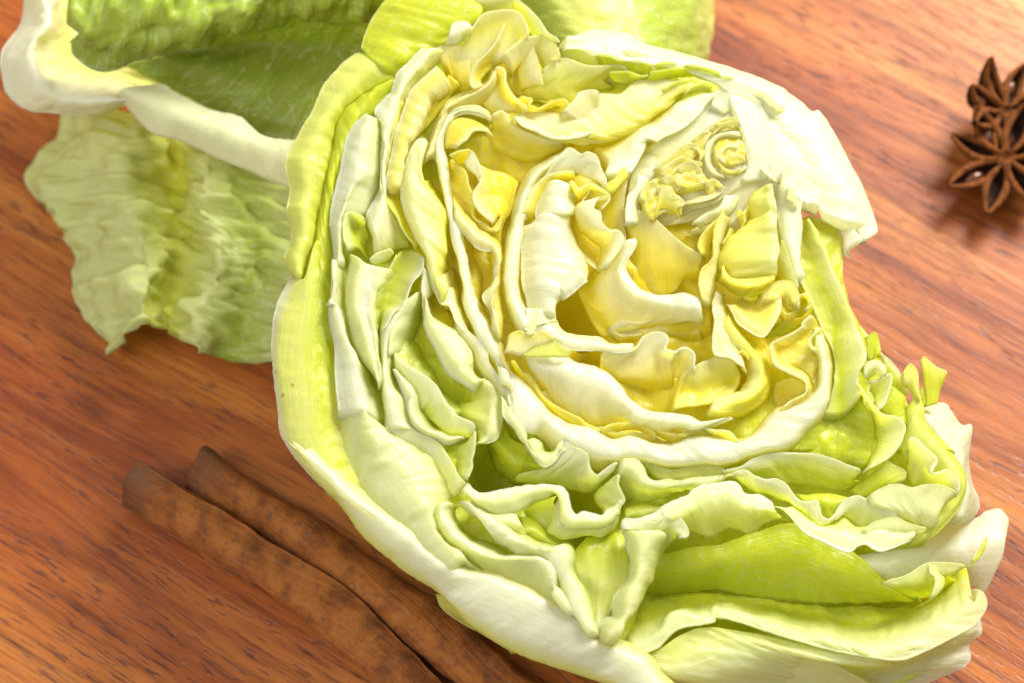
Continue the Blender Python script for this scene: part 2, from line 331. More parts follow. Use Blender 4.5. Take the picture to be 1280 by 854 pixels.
CUT = [
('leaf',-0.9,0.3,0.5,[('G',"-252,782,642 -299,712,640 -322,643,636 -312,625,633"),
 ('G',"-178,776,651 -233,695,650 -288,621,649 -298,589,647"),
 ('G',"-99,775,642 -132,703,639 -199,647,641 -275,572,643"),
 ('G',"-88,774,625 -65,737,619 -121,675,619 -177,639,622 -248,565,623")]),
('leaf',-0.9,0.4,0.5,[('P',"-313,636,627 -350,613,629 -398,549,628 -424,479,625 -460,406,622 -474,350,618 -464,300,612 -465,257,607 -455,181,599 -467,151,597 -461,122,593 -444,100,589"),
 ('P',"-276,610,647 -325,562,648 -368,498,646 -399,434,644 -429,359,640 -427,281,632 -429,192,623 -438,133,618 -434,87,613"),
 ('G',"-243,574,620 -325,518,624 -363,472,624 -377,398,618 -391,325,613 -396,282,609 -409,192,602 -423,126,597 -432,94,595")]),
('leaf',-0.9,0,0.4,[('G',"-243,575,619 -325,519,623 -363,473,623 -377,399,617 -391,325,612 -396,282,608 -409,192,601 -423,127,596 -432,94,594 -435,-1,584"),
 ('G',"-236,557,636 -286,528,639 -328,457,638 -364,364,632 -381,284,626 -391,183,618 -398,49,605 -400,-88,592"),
 ('G',"-237,549,617 -275,503,617 -339,425,617 -359,315,608 -369,295,607 -359,124,589 -362,55,582 -348,-76,568 -335,-195,554")]),
('leaf',-1.1,0.5,0.3,[('W',"-445,106,590 -460,87,590 -480,40,587 -488,-35,581 -482,-114,572 -469,-199,562 -461,-241,557 -439,-279,551 -407,-317,543 -366,-353,534"),
 ('P',"-432,97,606 -447,49,603 -465,-26,598 -468,-89,592 -449,-207,578 -427,-273,569 -394,-321,560 -349,-369,550"),
 ('P',"-421,103,617 -419,34,610 -427,-46,603 -424,-125,595 -411,-210,585 -390,-276,575 -357,-324,567 -316,-375,557"),
 ('G',"-402,182,619 -393,49,604 -389,-88,590 -375,-206,577 -359,-273,568 -334,-321,560 -301,-361,552"),
 ('P',"-364,124,590 -368,48,582 -354,-77,568 -340,-196,555 -337,-229,551 -312,-295,541 -279,-344,532")]),
('leaf',-2.2,0,0.35,[('P',"-462,-239,553 -435,-277,547 -391,-333,536 -334,-387,523 -301,-436,515 -253,-478,505 -205,-513,495 -147,-549,485 -94,-600,473 -55,-628,466 20,-668,453 110,-696,439 188,-718,428 251,-746,417"),
 ('W',"-443,-260,579 -405,-308,570 -356,-356,560 -308,-403,549 -260,-453,538 -212,-488,529 -157,-529,518 -110,-572,508 -63,-602,500 8,-639,488 94,-672,474 187,-706,459 265,-755,445"),
 ('W',"-420,-283,592 -364,-330,581 -315,-381,570 -260,-416,560 -212,-451,550 -149,-500,538 -102,-527,530 -55,-531,523 0,-554,515 86,-591,501 128,-613,493 156,-650,486 234,-678,474 303,-751,459"),
 ('P',"-392,-246,556 -335,-297,544 -295,-345,534 -238,-383,524 -191,-414,515 -127,-468,502 -79,-491,494 -32,-493,488 24,-519,479 103,-556,466 150,-578,458 181,-617,450 252,-646,439 329,-723,422")]),
('leaf',1,0.3,0.3,[('P',"-157,-467,280 -145,-500,275 -107,-529,268 -66,-551,261 0,-587,249"),
 ('P',"-130,-493,346 -97,-533,338 -49,-559,330 32,-605,316"),
 ('P',"-104,-510,413 -64,-541,406 0,-588,393 80,-633,379")]),
('leaf',-1.4,0.6,0.4,[('W',"-300,473,638 -325,449,638 -343,420,637 -351,374,634 -359,321,629 -373,262,625 -373,201,619 -366,118,610"),
 ('W',"-294,457,661 -307,424,659 -316,389,657 -321,348,653 -323,309,650 -343,250,646 -355,188,641 -355,105,633"),
 ('V',"-290,459,651 -289,425,647 -291,390,644 -291,355,640 -293,316,637 -326,280,637 -343,235,635 -348,177,630 -346,111,623"),
 ('V',"-288,467,630 -278,441,626 -277,400,622 -276,365,618 -276,330,615 -277,299,612 -293,267,610 -305,239,609 -341,213,611 -343,122,602")]),
('leaf',-1.4,0.5,0.4,[('W',"-367,141,618 -370,31,608 -372,33,608 -371,-3,604 -359,-57,597 -356,-115,591 -345,-208,581"),
 ('W',"-360,125,636 -363,22,626 -362,27,626 -351,2,622 -342,-30,618 -323,-75,611 -313,-116,606 -302,-166,600 -287,-214,593"),
 ('P',"-346,141,593 -344,44,583 -337,14,579 -323,-44,572 -298,-101,563 -273,-145,555 -260,-193,549 -264,-220,547"),
 ('G',"-340,173,510 -312,58,495 -298,-2,488 -279,-60,479 -265,-105,473 -255,-154,467 -263,-192,464")]),
('leaf',-1.5,0,0.7,[('P',"-351,-188,557 -339,-263,548 -322,-333,539 -300,-371,532 -264,-406,524 -231,-426,518 -140,-481,502 -99,-498,495 -63,-517,489"),
 ('V',"-326,-165,583 -306,-256,571 -269,-354,557 -221,-418,545 -173,-481,533 -110,-535,520"),
 ('V',"-302,-181,598 -282,-243,590 -249,-304,579 -203,-364,568 -173,-405,560 -154,-442,554 -127,-477,548 -95,-509,540"),
 ('V',"-298,-176,588 -278,-216,582 -229,-258,572 -187,-306,562 -157,-357,553 -155,-394,549 -149,-438,544 -122,-470,538 -80,-511,529"),
 ('P',"-292,-164,563 -258,-226,553 -206,-252,544 -170,-266,539 -134,-298,531 -116,-345,524 -127,-382,522 -141,-427,519 -99,-468,510 -45,-518,498")]),
('leaf',1.3,0.6,0.35,[('W',"-186,638,642 -217,600,642 -242,566,642 -254,523,639 -266,508,639 -286,484,639 -287,464,637 -276,441,633 -276,378,627 -275,325,622 -276,291,618 -298,245,617 -304,225,615"),
 ('W',"-166,625,662 -197,580,662 -222,542,661 -237,503,659 -255,463,657 -263,414,653 -265,365,648 -268,313,643 -264,268,638 -272,224,635 -286,183,633"),
 ('C',"-144,635,641 -179,590,640 -210,545,640 -228,508,638 -240,465,635 -249,412,631 -257,360,627 -266,324,624 -261,266,618 -248,236,613 -263,188,610 -284,153,609"),
 ('G',"-138,632,617 -173,590,617 -201,552,617 -220,505,614 -235,462,612 -246,391,606 -264,337,603 -256,269,595 -231,230,588 -211,183,581 -242,168,583 -282,145,586")]),
('leaf',0.9,0.5,0.3,[('V',"-302,212,637 -318,221,640 -332,225,642 -342,218,643 -346,192,641 -343,166,638 -334,143,634"),
 ('G',"-301,211,613 -313,214,615 -322,210,616 -326,193,615 -321,173,612 -318,157,610"),
 ('G',"-295,196,596 -298,189,596 -301,179,595 -303,166,594 -297,142,591")]),
('leaf',0.9,0.4,0.2,[('V',"-288,123,627 -276,137,627 -246,149,624"),
 ('V',"-287,121,617 -268,129,615 -243,151,614"),
 ('P',"-287,122,599 -268,128,597 -256,132,596 -242,155,597")]),
('leaf',1.2,0,0.4,[('V',"-336,157,609 -336,134,606 -343,87,602 -341,29,596 -329,-36,588 -310,-77,582 -285,-111,575 -266,-135,571"),
 ('V',"-312,129,640 -311,96,637 -317,56,634 -319,19,630 -315,5,628 -299,-43,622 -286,-84,616 -274,-125,610 -264,-154,606"),
 ('W',"-294,121,627 -288,103,625 -293,63,621 -298,25,618 -298,11,617 -288,-24,612 -278,-69,607 -270,-107,602 -264,-150,597"),
 ('V',"-248,112,621 -269,71,619 -280,35,617 -281,-4,613 -274,-33,610 -271,-75,605 -263,-151,596"),
 ('G',"-235,130,575 -247,96,573 -271,59,572 -270,20,568 -270,-10,565 -266,-52,560 -261,-130,552")]),
('leaf',1,0.3,0.3,[('P',"-231,148,613 -246,117,611 -263,76,609 -278,32,606 -282,17,606 -273,-28,600"),
 ('G',"-220,172,592 -232,129,589 -246,88,587 -261,43,584 -270,29,584 -270,-17,579"),
 ('P',"-198,166,600 -204,125,597 -221,84,595 -236,39,592 -257,24,593 -268,-23,590"),
 ('W',"-183,143,616 -183,109,613 -208,68,612 -220,30,609 -237,12,610 -261,-35,608")]),
('leaf',1.2,0,0.3,[('V',"-221,49,584 -257,21,585 -272,-19,583 -272,-55,580 -266,-119,572 -257,-200,563 -259,-230,561"),
 ('W',"-217,29,609 -243,-8,608 -258,-45,606 -258,-84,603 -256,-132,598 -243,-211,588 -235,-240,584"),
 ('V',"-214,25,598 -234,-13,597 -243,-49,594 -248,-94,590 -244,-139,585 -226,-164,581 -221,-191,577 -206,-222,573 -188,-237,569"),
 ('G',"-209,41,566 -227,4,565 -236,-33,562 -238,-78,558 -234,-110,554 -218,-148,549 -202,-175,544 -189,-206,539 -171,-221,536")]),
('leaf',1,0.3,0.2,[('V',"-215,42,610 -237,-1,608 -246,-44,605 -246,-83,601"),
 ('V',"-189,69,600 -196,39,597 -214,8,596 -222,-15,595 -234,-39,594 -238,-75,591"),
 ('G',"-183,77,552 -185,30,547 -197,-10,545 -221,-54,543")]),
('leaf',0.9,0,0.7,[('G',"-188,108,494 -186,44,488 -162,-5,480 -133,-56,471 -87,-93,462 -68,-125,457"),
 ('G',"-209,23,561 -208,-26,556 -177,-73,547 -140,-120,538 -116,-150,532 -85,-171,526"),
 ('P',"-232,-20,578 -231,-59,574 -194,-102,565 -161,-123,559 -136,-157,553 -130,-176,550 -109,-192,546"),
 ('V',"-236,-74,596 -218,-98,591 -175,-125,584 -151,-143,579 -136,-171,574 -132,-183,573 -114,-202,568")]),
('leaf',1,0.6,0.5,[('W',"-239,-79,601 -217,-101,596 -175,-124,589 -151,-145,584 -134,-179,578 -122,-190,576 -110,-205,573 -71,-221,566"),
 ('V',"-236,-100,588 -205,-124,582 -175,-148,576 -157,-173,572 -141,-187,568 -110,-220,561 -74,-231,556"),
 ('P',"-230,-116,572 -200,-143,566 -181,-180,560 -171,-179,559 -147,-216,552 -122,-229,548 -86,-233,543"),
 ('G',"-207,-111,555 -194,-139,550 -190,-176,546 -153,-212,538 -141,-228,535 -111,-239,530")]),
('leaf',1,0.3,0.3,[('W',"-245,-99,580 -227,-140,573 -218,-167,569 -203,-214,563 -185,-235,559 -152,-249,553 -128,-258,550 -104,-248,548 -88,-236,547"),
 ('W',"-241,-105,598 -214,-142,591 -198,-167,587 -203,-176,587 -200,-204,584 -176,-234,578 -146,-244,573 -125,-254,570 -95,-245,567"),
 ('V',"-236,-96,579 -206,-132,571 -193,-157,567 -192,-166,566 -191,-194,564 -170,-222,558 -143,-230,554 -125,-238,551 -98,-235,548"),
 ('G',"-219,-97,554 -182,-127,546 -176,-146,544 -178,-161,542 -172,-183,539 -153,-211,535 -135,-216,532 -117,-222,529 -99,-222,527")]),
('leaf',0.9,0.3,0.3,[('V',"-74,-227,556 -75,-259,553 -80,-285,551 -80,-306,549 -90,-332,548"),
 ('P',"-92,-246,539 -95,-275,536 -98,-300,534 -104,-322,533"),
 ('G',"-117,-247,527 -113,-278,523 -110,-307,520"),
 ('G',"-140,-255,544 -128,-279,540 -116,-304,536 -110,-316,534")]),
('leaf',1.2,0.3,0.4,[('V',"-258,-239,577 -230,-220,576 -206,-228,572 -185,-240,568 -158,-251,564 -140,-266,560 -121,-299,555 -106,-327,550 -88,-341,546"),
 ('V',"-255,-237,567 -230,-247,563 -200,-258,558 -170,-272,553 -140,-296,547 -122,-320,543 -109,-357,537"),
 ('P',"-261,-240,548 -231,-251,544 -200,-263,539 -176,-280,534 -152,-301,529 -134,-325,525 -125,-356,520")]),
('leaf',1,0.4,0.4,[('W',"-181,73,599 -180,33,595 -180,-9,591 -158,-57,583 -130,-107,575 -100,-131,569 -73,-146,564"),
 ('V',"-174,46,616 -172,1,611 -158,-28,606 -133,-65,599 -109,-102,593 -85,-127,587 -66,-139,584"),
 ('V',"-171,6,601 -149,-9,597 -131,-15,594 -116,-33,591 -97,-58,586 -89,-84,582 -88,-106,580 -70,-121,576 -51,-117,574"),
 ('V',"-166,23,575 -138,8,570 -116,0,566 -104,-16,563 -86,-44,558 -79,-70,555 -76,-93,552 -64,-105,550 -46,-104,548")]),
('leaf',0.8,0.3,0.2,[('V',"-172,57,596 -171,14,592 -150,-4,588 -128,-10,584 -116,-22,582"),
 ('Y',"-166,71,572 -161,37,568 -141,18,564 -123,3,560"),
 ('Y',"-155,87,553 -142,58,549 -127,39,545 -111,16,541")]),
('leaf',1,0.4,0.6,[('V',"-52,-108,555 -27,-129,550 -20,-156,547 -17,-188,543 -23,-220,541 -31,-241,540 -53,-250,541 -74,-250,544"),
 ('V',"-61,-119,565 -36,-147,560 -41,-181,557 -41,-219,553 -56,-247,552 -73,-253,553"),
 ('P',"-70,-123,552 -55,-148,548 -63,-176,546 -59,-214,542 -71,-243,540"),
 ('G',"-82,-126,531 -85,-152,528 -130,-157,533 -105,-184,528 -72,-202,522")]),
('leaf',1.2,0.4,0.4,[('W',"-116,5,589 -85,-23,583 -61,-44,578 -50,-63,575 -46,-85,572 -24,-116,566 3,-147,560 -2,-175,558"),
 ('C',"-116,-9,583 -98,-31,579 -79,-52,574 -64,-77,570 -52,-103,566 -27,-134,560 -11,-180,553"),
 ('P',"-123,-10,559 -107,-26,555 -92,-48,551 -79,-73,547 -61,-104,542 -40,-135,536 -23,-175,530")]),
('leaf',2,0,0.35,[('L',"-43,495,588 -75,509,593 -106,508,597 -135,496,599 -155,463,598 -165,420,595 -152,341,586 -136,255,575 -122,184,566 -105,105,557 -107,76,554 -91,24,547 -74,-21,540 -49,-59,533 -24,-103,526 0,-134,520 45,-207,507 72,-242,501 105,-268,494 157,-279,487 178,-286,483 215,-272,480 251,-270,476 291,-272,471 325,-274,467 386,-266,460 432,-266,455 498,-243,449 564,-227,443 619,-179,441 652,-138,441 666,-71,446 668,-15,452 654,41,459 646,61,462"),
 ('W',"-42,465,632 -74,478,637 -105,476,640 -130,461,642 -148,429,641 -158,390,638 -145,315,629 -130,230,619 -116,160,610 -100,81,600 -96,53,597 -82,1,590 -64,-37,584 -40,-68,578 -15,-112,571 0,-198,560 30,-228,554 62,-208,552 98,-238,544 143,-257,537 188,-277,530 243,-268,524 288,-275,518 322,-279,514 383,-272,507 429,-270,502 494,-247,496 550,-229,491 595,-188,490 634,-147,489 649,-81,494 648,-38,498 636,7,504 630,30,507"),
 ('W',"-42,465,625 -74,477,630 -102,475,633 -124,461,634 -140,430,633 -142,391,629 -132,320,621 -122,235,611 -113,235,610 -99,165,601 -86,92,593 -75,58,588 -61,16,582 -40,-22,576 -24,-67,569 -6,-102,564 36,-148,554 76,-191,545 115,-211,538 162,-220,532 201,-239,525 241,-229,521 274,-241,516 323,-241,510 388,-221,504 446,-229,497 474,-226,494 508,-202,492 541,-162,492 591,-140,488 614,-122,487 631,-92,488 635,-39,493 625,-13,497"),
 ('Y',"-46,483,587 -74,491,591 -100,489,594 -119,477,595 -134,450,595 -137,415,591 -127,342,583 -117,257,573 -108,257,572 -94,186,563 -81,113,554 -67,78,549 -53,39,544 -31,1,537 -15,-41,531 3,-73,526 46,-114,517 82,-160,508 119,-181,501 167,-193,494 203,-211,488 243,-201,484 277,-214,479 326,-214,473 391,-194,467 450,-202,459 478,-199,456 507,-175,455 543,-131,455 591,-108,452 610,-94,451 627,-67,451 629,-20,456 621,6,459")]),
('leaf',0.9,0.3,0.4,[('L',"-228,502,648 -243,463,645 -251,406,641 -259,354,637 -265,318,634 -264,274,629 -239,232,622 -220,196,616 -195,164,610"),
 ('Y',"-216,509,625 -228,462,622 -236,403,617 -241,332,611 -247,287,607 -231,251,601 -215,214,596 -194,177,590"),
 ('Y',"-210,526,611 -216,483,608 -222,423,602 -227,342,595 -232,290,590 -222,253,585 -206,216,580 -193,187,575")]),
('leaf',1,0.4,0.6,[('C',"-153,587,647 -190,547,648 -215,517,648 -227,478,645 -239,435,642 -248,386,638 -256,337,634 -259,319,633 -261,284,630"),
 ('L',"-140,566,653 -174,532,654 -196,499,653 -211,462,652 -223,420,649 -231,374,645 -237,333,642 -243,314,641 -242,280,637"),
 ('C',"-129,554,641 -155,525,641 -173,503,641 -183,467,639 -197,438,637 -210,402,635 -221,360,632 -225,321,629 -229,287,626"),
 ('Y',"-118,550,603 -144,534,604 -169,504,604 -187,460,602 -203,431,601 -215,395,599 -217,342,594 -217,308,590")]),
('leaf',1,0.5,0.5,[('C',"-171,398,630 -185,411,633 -201,403,634 -213,378,633 -223,339,631 -230,300,628 -228,259,623 -214,216,617 -198,180,612 -179,151,607 -174,115,602 -163,76,597 -141,40,591"),
 ('C',"-181,365,648 -193,357,649 -202,311,645 -205,291,644 -198,250,639 -191,210,634 -179,171,629 -163,132,623 -156,93,618 -128,66,612"),
 ('L',"-187,318,634 -181,298,631 -162,282,628 -149,269,625 -143,236,621 -138,186,615 -139,152,612 -148,111,609 -147,85,606 -131,36,599"),
 ('Y',"-170,345,588 -164,325,586 -151,312,583 -145,299,581 -138,262,576 -134,211,571 -134,177,567 -134,137,563 -124,97,558 -102,61,552")]),
('leaf',1,0,0.3,[('V',"-172,110,612 -159,71,606 -147,35,601 -128,31,599 -116,-1,594 -91,-25,588"),
 ('C',"-151,106,599 -138,64,593 -129,76,593 -113,34,587 -98,2,582 -85,-20,578"),
 ('Y',"-124,146,559 -108,87,551 -108,78,550 -99,38,545 -89,9,541")]),
('leaf',1,0.3,0.2,[('W',"-178,116,613 -184,70,609 -180,48,606 -178,9,602"),
 ('V',"-174,115,602 -167,76,598 -166,56,595 -172,47,595 -170,14,592"),
 ('Y',"-167,126,570 -158,93,565 -161,71,564 -160,41,561")]),
('leaf',1.2,0,0.3,[('L',"-41,608,607 -57,571,605 -88,551,607 -136,523,610 -153,486,608 -168,450,606 -177,422,604 -186,393,603"),
 ('C',"-34,580,642 -50,545,640 -78,521,642 -135,485,645 -145,460,643 -159,421,641 -171,389,639 -181,357,637"),
 ('C',"-31,581,637 -43,548,635 -69,521,635 -107,498,638 -135,474,639 -139,457,637 -151,431,636 -160,396,634 -163,368,631"),
 ('Y',"-28,600,597 -31,549,592 -72,511,593 -117,494,597 -134,471,597 -146,435,594 -155,400,592 -151,347,586")]),
('leaf',0.9,0.4,0.3,[('C',"-37,580,642 -18,577,640 -15,547,636 1,516,632 17,503,628 30,492,626 23,483,625"),
 ('Y',"-34,578,618 -28,557,615 -15,530,611 1,513,607 20,497,603"),
 ('C',"-47,546,609 -40,529,606 -24,512,603 -2,500,599"),
 ('Y',"-76,530,599 -56,510,595 -44,496,592")]),
('leaf',0.9,0,0.3,[('C',"-167,633,639 -138,642,637 -118,643,635 -89,610,628"),
 ('Y',"-147,598,622 -128,585,619 -137,603,621 -111,579,616 -82,557,610"),
 ('Y',"-135,561,598 -115,555,595 -137,568,599 -108,552,594 -73,562,591")]),
('leaf',0.9,0,0.3,[('Y',"-175,527,626 -134,545,623 -136,573,626 -111,553,621"),
 ('Y',"-184,483,608 -159,509,607 -134,529,606"),
 ('Y',"-203,433,597 -184,456,597 -166,478,597")]),
('leaf',0.8,0.4,0.3,[('C',"-88,643,675 -66,688,677 -41,702,675 4,708,670 24,691,666 32,663,662 32,645,661"),
 ('L',"-101,630,655 -73,664,655 -34,682,652 1,677,648 24,650,642"),
 ('C',"-127,622,637 -82,615,631 -50,635,630 -25,619,625 17,655,623"),
 ('Y',"-130,598,616 -89,576,609 -73,577,607 -41,605,606 -9,625,605 17,652,604")]),
('leaf',0.8,0.4,0.2,[('C',"-12,688,660 -34,632,657 -59,598,657 -78,575,657 -87,546,655 -84,527,653 -72,527,651 -61,541,651"),
 ('Y',"1,689,625 -21,640,623 -44,613,623 -63,594,623 -72,575,622 -72,565,621 -64,567,621"),
 ('Y',"8,660,610 -9,630,609 -31,610,610 -50,591,610 -60,580,610")]),
('leaf',1.5,0.3,0.2,[('W',"-133,663,662 -124,682,663 -98,686,660 -84,672,657"),
 ('W',"-136,645,661 -120,657,660 -101,666,659 -85,667,657"),
 ('W',"-143,642,638 -121,643,635 -102,659,634 -89,676,635")]),
('leaf',0.8,0.4,0.3,[('C',"-21,601,653 4,628,652 33,650,651 56,657,649 73,660,647 88,645,644 99,617,640 101,605,638"),
 ('C',"-9,600,631 17,627,631 43,640,629 62,648,627 75,635,625 88,614,621"),
 ('Y',"1,583,611 17,606,611 36,622,610 56,616,607 69,599,604")]),
('leaf',0.8,0.3,0.3,[('C',"43,641,639 55,606,634 62,570,630 65,545,627"),
 ('C',"27,617,628 36,582,624 43,561,621 55,555,619"),
 ('Y',"14,622,609 11,586,606 17,551,602")]),
('leaf',0.8,0,0.4,[('Y',"-41,618,615 -9,628,612 24,659,612"),
 ('Y',"-28,597,600 1,592,596 36,581,591"),
 ('Y',"-9,556,582 17,550,579 56,539,573 114,529,565")]),
('leaf',1,0.4,0.4,[('C',"63,580,620 84,607,621 107,619,619 130,617,616 158,606,612 197,607,607 226,611,604 252,603,600"),
 ('P',"43,562,607 81,579,604 114,593,602 146,591,598 178,594,594 211,607,592 233,609,589"),
 ('L',"24,556,594 62,555,589 104,565,585 139,572,581 172,588,579 204,598,576"),
 ('G',"30,539,572 69,539,568 107,545,564 133,540,560 153,570,561 205,581,555 225,593,554")]),
('leaf',0.9,0.3,0.3,[('P',"101,647,613 127,651,610 153,643,606 188,628,600"),
 ('P',"101,635,608 133,637,604 159,632,600 188,623,596"),
 ('L',"101,633,592 134,629,588 159,620,584 189,622,581")]),
('core',3,0,0.25,[('W',"102,672,592 111,684,592 138,700,591 174,715,588 213,715,583 252,713,578 278,695,573 324,682,567 369,674,560 431,657,551 467,649,546 532,628,536 591,603,527 598,596,525 630,572,519 646,554,515 659,552,513 665,556,513 684,529,508 708,481,500 731,429,492 752,385,485 769,332,478 781,279,471"),
 ('W',"107,645,622 140,662,619 179,675,616 218,675,611 263,664,605 301,641,598 366,639,590 428,622,581 463,614,576 528,593,566 579,564,557 583,556,556 615,530,549 647,511,544 662,491,540 682,442,532 706,395,525 726,350,518 741,312,512 741,269,508"),
 ('W',"107,635,631 146,641,627 184,637,622 223,629,616 252,620,612 307,617,605 365,618,598 417,608,591 449,592,585 481,594,582 526,569,574 555,516,565 596,491,558 627,457,551 651,417,544 671,376,537 692,336,531 707,304,526 705,264,522"),
 ('W',"107,636,626 146,639,621 171,628,617 210,624,612 246,619,607 307,613,599 352,609,594 397,598,587 442,577,580 461,564,576 526,554,567 557,517,560 547,490,558 579,457,551 600,416,545 620,375,538 635,342,533 644,328,531 651,297,527 658,287,525")]),
('core',3,0,0.2,[('W',"455,566,578 513,560,570 551,534,563 567,498,558 595,465,551 619,424,544 640,376,537 651,342,532 650,298,528"),
 ('W',"460,546,579 492,524,573 517,497,568 539,484,564 546,477,562 564,435,556 579,398,550 593,357,544 599,333,541 634,305,534"),
 ('W',"492,460,567 507,436,563 522,413,559 544,416,556 549,382,552 557,347,548 573,342,545 589,329,542 614,294,536"),
 ('W',"486,449,561 500,397,554 488,357,551 530,363,547 549,361,544 558,347,542 558,278,535 580,180,522 601,151,517")]),
('core',2.5,0,0.2,[('W',"555,353,539 556,280,531 563,229,525 583,172,517 597,129,511"),
 ('W',"573,350,549 581,299,543 584,230,536 592,176,530 599,133,524"),
 ('W',"593,338,533 605,304,528 613,277,524 610,232,520 604,184,516 603,146,512")]),
('core',1.6,0.3,0.3,[('W',"655,314,498 672,295,494 690,275,489 701,258,487 701,234,484 703,217,482 715,211,480"),
 ('W',"662,326,509 684,300,504 705,277,499 708,246,496 707,218,493"),
 ('W',"682,307,514 709,290,509 728,258,504 744,241,500")]),
('core',1.6,0.3,0.2,[('W',"680,297,497 705,288,493 730,271,488 743,241,484"),
 ('W',"718,307,501 739,292,497 736,264,494 735,238,492"),
 ('W',"757,315,501 776,273,494 766,256,494 741,244,495")]),
('core',2,0,0.3,[('W',"446,576,575 495,572,569 542,547,561 570,506,553 580,484,550 604,433,542"),
 ('W',"396,542,575 427,498,566 459,471,560 523,384,544 554,366,538 562,341,535"),
 ('C',"297,442,571 329,416,565 330,374,561 424,311,543 457,334,542 531,362,536 556,274,524"),
 ('C',"285,454,552 251,346,546 297,262,532 401,276,520 369,246,521")]),
('leaf',1,0,0.5,[('C',"8,489,604 47,497,600 85,499,596 119,500,592 139,541,594 158,548,592 203,551,587 232,555,584 268,586,583 308,596,579 340,597,575 379,598,570"),
 ('C',"21,464,614 72,457,607 101,459,604 148,470,599 170,464,596 202,509,597 251,537,594 299,551,589 339,568,586 381,588,583"),
 ('L',"72,427,614 116,426,609 148,432,605 169,430,603 217,447,599 265,479,596 304,510,594 340,537,593 370,561,592 397,581,590"),
 ('L',"116,428,594 148,420,589 169,425,587 217,435,582 266,465,580 308,500,578 341,529,577 371,556,576 397,565,574 430,567,570")]),
('leaf',0.9,0.4,0.3,[('W',"4,471,632 12,458,629 27,445,626 53,436,622 78,424,618 100,421,615 135,426,611 160,437,609 173,450,609"),
 ('C',"21,488,606 40,475,603 72,463,598 101,461,594 133,474,592 165,473,588"),
 ('Y',"53,501,592 79,495,589 101,475,584 114,483,583 143,478,579")]),
('leaf',0.9,0.4,0.3,[('W',"110,479,625 136,513,625 142,528,626 174,537,623 187,527,620"),
 ('C',"123,476,613 149,506,613 168,521,612 187,519,609"),
 ('C',"152,469,594 165,484,594 181,500,593 191,518,594")]),
('leaf',0.8,0.4,0.2,[('L',"15,517,630 34,512,627 43,512,626 34,498,626 53,488,622 72,500,621 94,513,620 110,517,618 120,507,616 118,493,615 104,487,616"),
 ('Y',"8,510,606 28,508,604 47,499,600 72,501,598 92,513,596 108,517,595")]),
('leaf',0.8,0.3,0.2,[('G',"181,626,621 207,624,618 229,615,614 268,618,610 300,608,605"),
 ('G',"194,621,599 230,619,594 256,612,590 298,607,585"),
 ('G',"204,615,586 237,614,582 269,609,577 298,604,573")]),
('leaf',0.8,0.3,0.2,[('G',"208,590,609 248,595,605 277,586,600 294,591,599"),
 ('G',"213,587,593 236,583,590 268,589,587 294,598,584"),
 ('G',"223,583,584 243,579,581 262,584,579")]),
('leaf',0.8,0.3,0.3,[('G',"296,593,607 339,602,603 378,606,598 410,602,594 445,593,589 481,592,585"),
 ('G',"291,590,594 339,599,589 385,604,584 417,601,580 446,591,576 479,599,572"),
 ('G',"282,588,574 311,587,570 341,600,568 386,608,563 419,607,559 448,595,554 478,611,552")]),
('leaf',0.8,0.3,0.2,[('G',"371,612,603 403,610,599 436,602,594 448,592,591"),
 ('G',"379,614,586 405,609,582 440,599,577")]),
('leaf',0.8,0.3,0.2,[('P',"306,606,610 326,615,608 352,614,605"),
 ('G',"311,612,584 334,614,581 357,619,579")]),
('leaf',0.8,0.3,0.2,[('P',"321,550,602 351,571,601 386,578,597"),
 ('G',"327,553,586 352,569,585 384,583,582"),
 ('G',"327,549,576 352,564,574 382,583,572")]),
('leaf',0.8,0.3,0.2,[('P',"369,547,595 393,567,595 419,576,592 428,565,590"),
 ('G',"364,543,581 390,561,579 417,574,577 429,570,575"),
 ('G',"351,528,581 380,545,579 410,557,577 429,564,575")]),
('leaf',1.4,0.4,0.4,[('W',"441,556,583 418,532,583 401,506,583 374,476,583 348,457,584 322,443,586 306,431,586 287,431,589 277,406,587 263,377,586 247,348,585"),
 ('W',"435,555,586 402,540,589 375,520,590 342,493,591 310,463,592 284,443,593 261,421,594 238,384,593 215,362,593 193,340,594"),
 ('C',"430,567,570 397,561,573 364,541,575 338,514,576 308,484,576 275,467,579 253,445,579 233,429,580 210,400,580 204,371,578"),
 ('Y',"419,581,549 393,572,551 353,548,553 313,513,555 274,485,557 235,457,559 202,437,560 170,432,564")]),
('leaf',1.2,0,0.4,[('C',"411,528,548 377,494,549 325,461,552 292,445,554 275,409,553 255,376,552 244,330,549 239,256,542"),
 ('W',"450,556,558 416,507,557 389,473,557 349,442,559 323,412,559 303,387,558 283,375,560 265,304,555 258,251,550"),
 ('W',"528,560,553 494,518,553 461,505,555 428,495,558 401,469,559 378,442,559 349,433,561 322,403,562 308,374,560 272,323,560 268,268,555")]),
('leaf',1,0.2,0.1,[('W',"424,519,581 438,548,582 480,558,578 519,549,573 541,536,569"),
 ('W',"437,515,575 454,534,575 486,540,572 515,533,567 531,518,564"),
 ('C',"453,508,568 467,519,568 493,521,565 512,505,561")]),
('leaf',0.5,0.1,0.2,[('W',"493,468,563 460,470,567 434,462,569 414,440,569 406,407,567 410,383,564 425,363,560 453,355,556"),
 ('C',"492,458,568 461,460,572 437,452,574 419,432,574 411,404,573 415,382,570 428,365,567 455,358,563"),
 ('C',"491,455,562 463,457,565 442,449,567 427,432,567 420,408,565 423,389,563 435,375,560 457,369,557")]),
('leaf',0.4,0.1,0.2,[('C',"485,437,561 459,438,565 442,423,565 437,402,564 448,387,561"),
 ('C',"484,428,567 460,429,570 446,417,570 442,401,569 452,389,567"),
 ('L',"483,425,561 463,427,563 452,417,563 449,406,563 458,398,561")]),
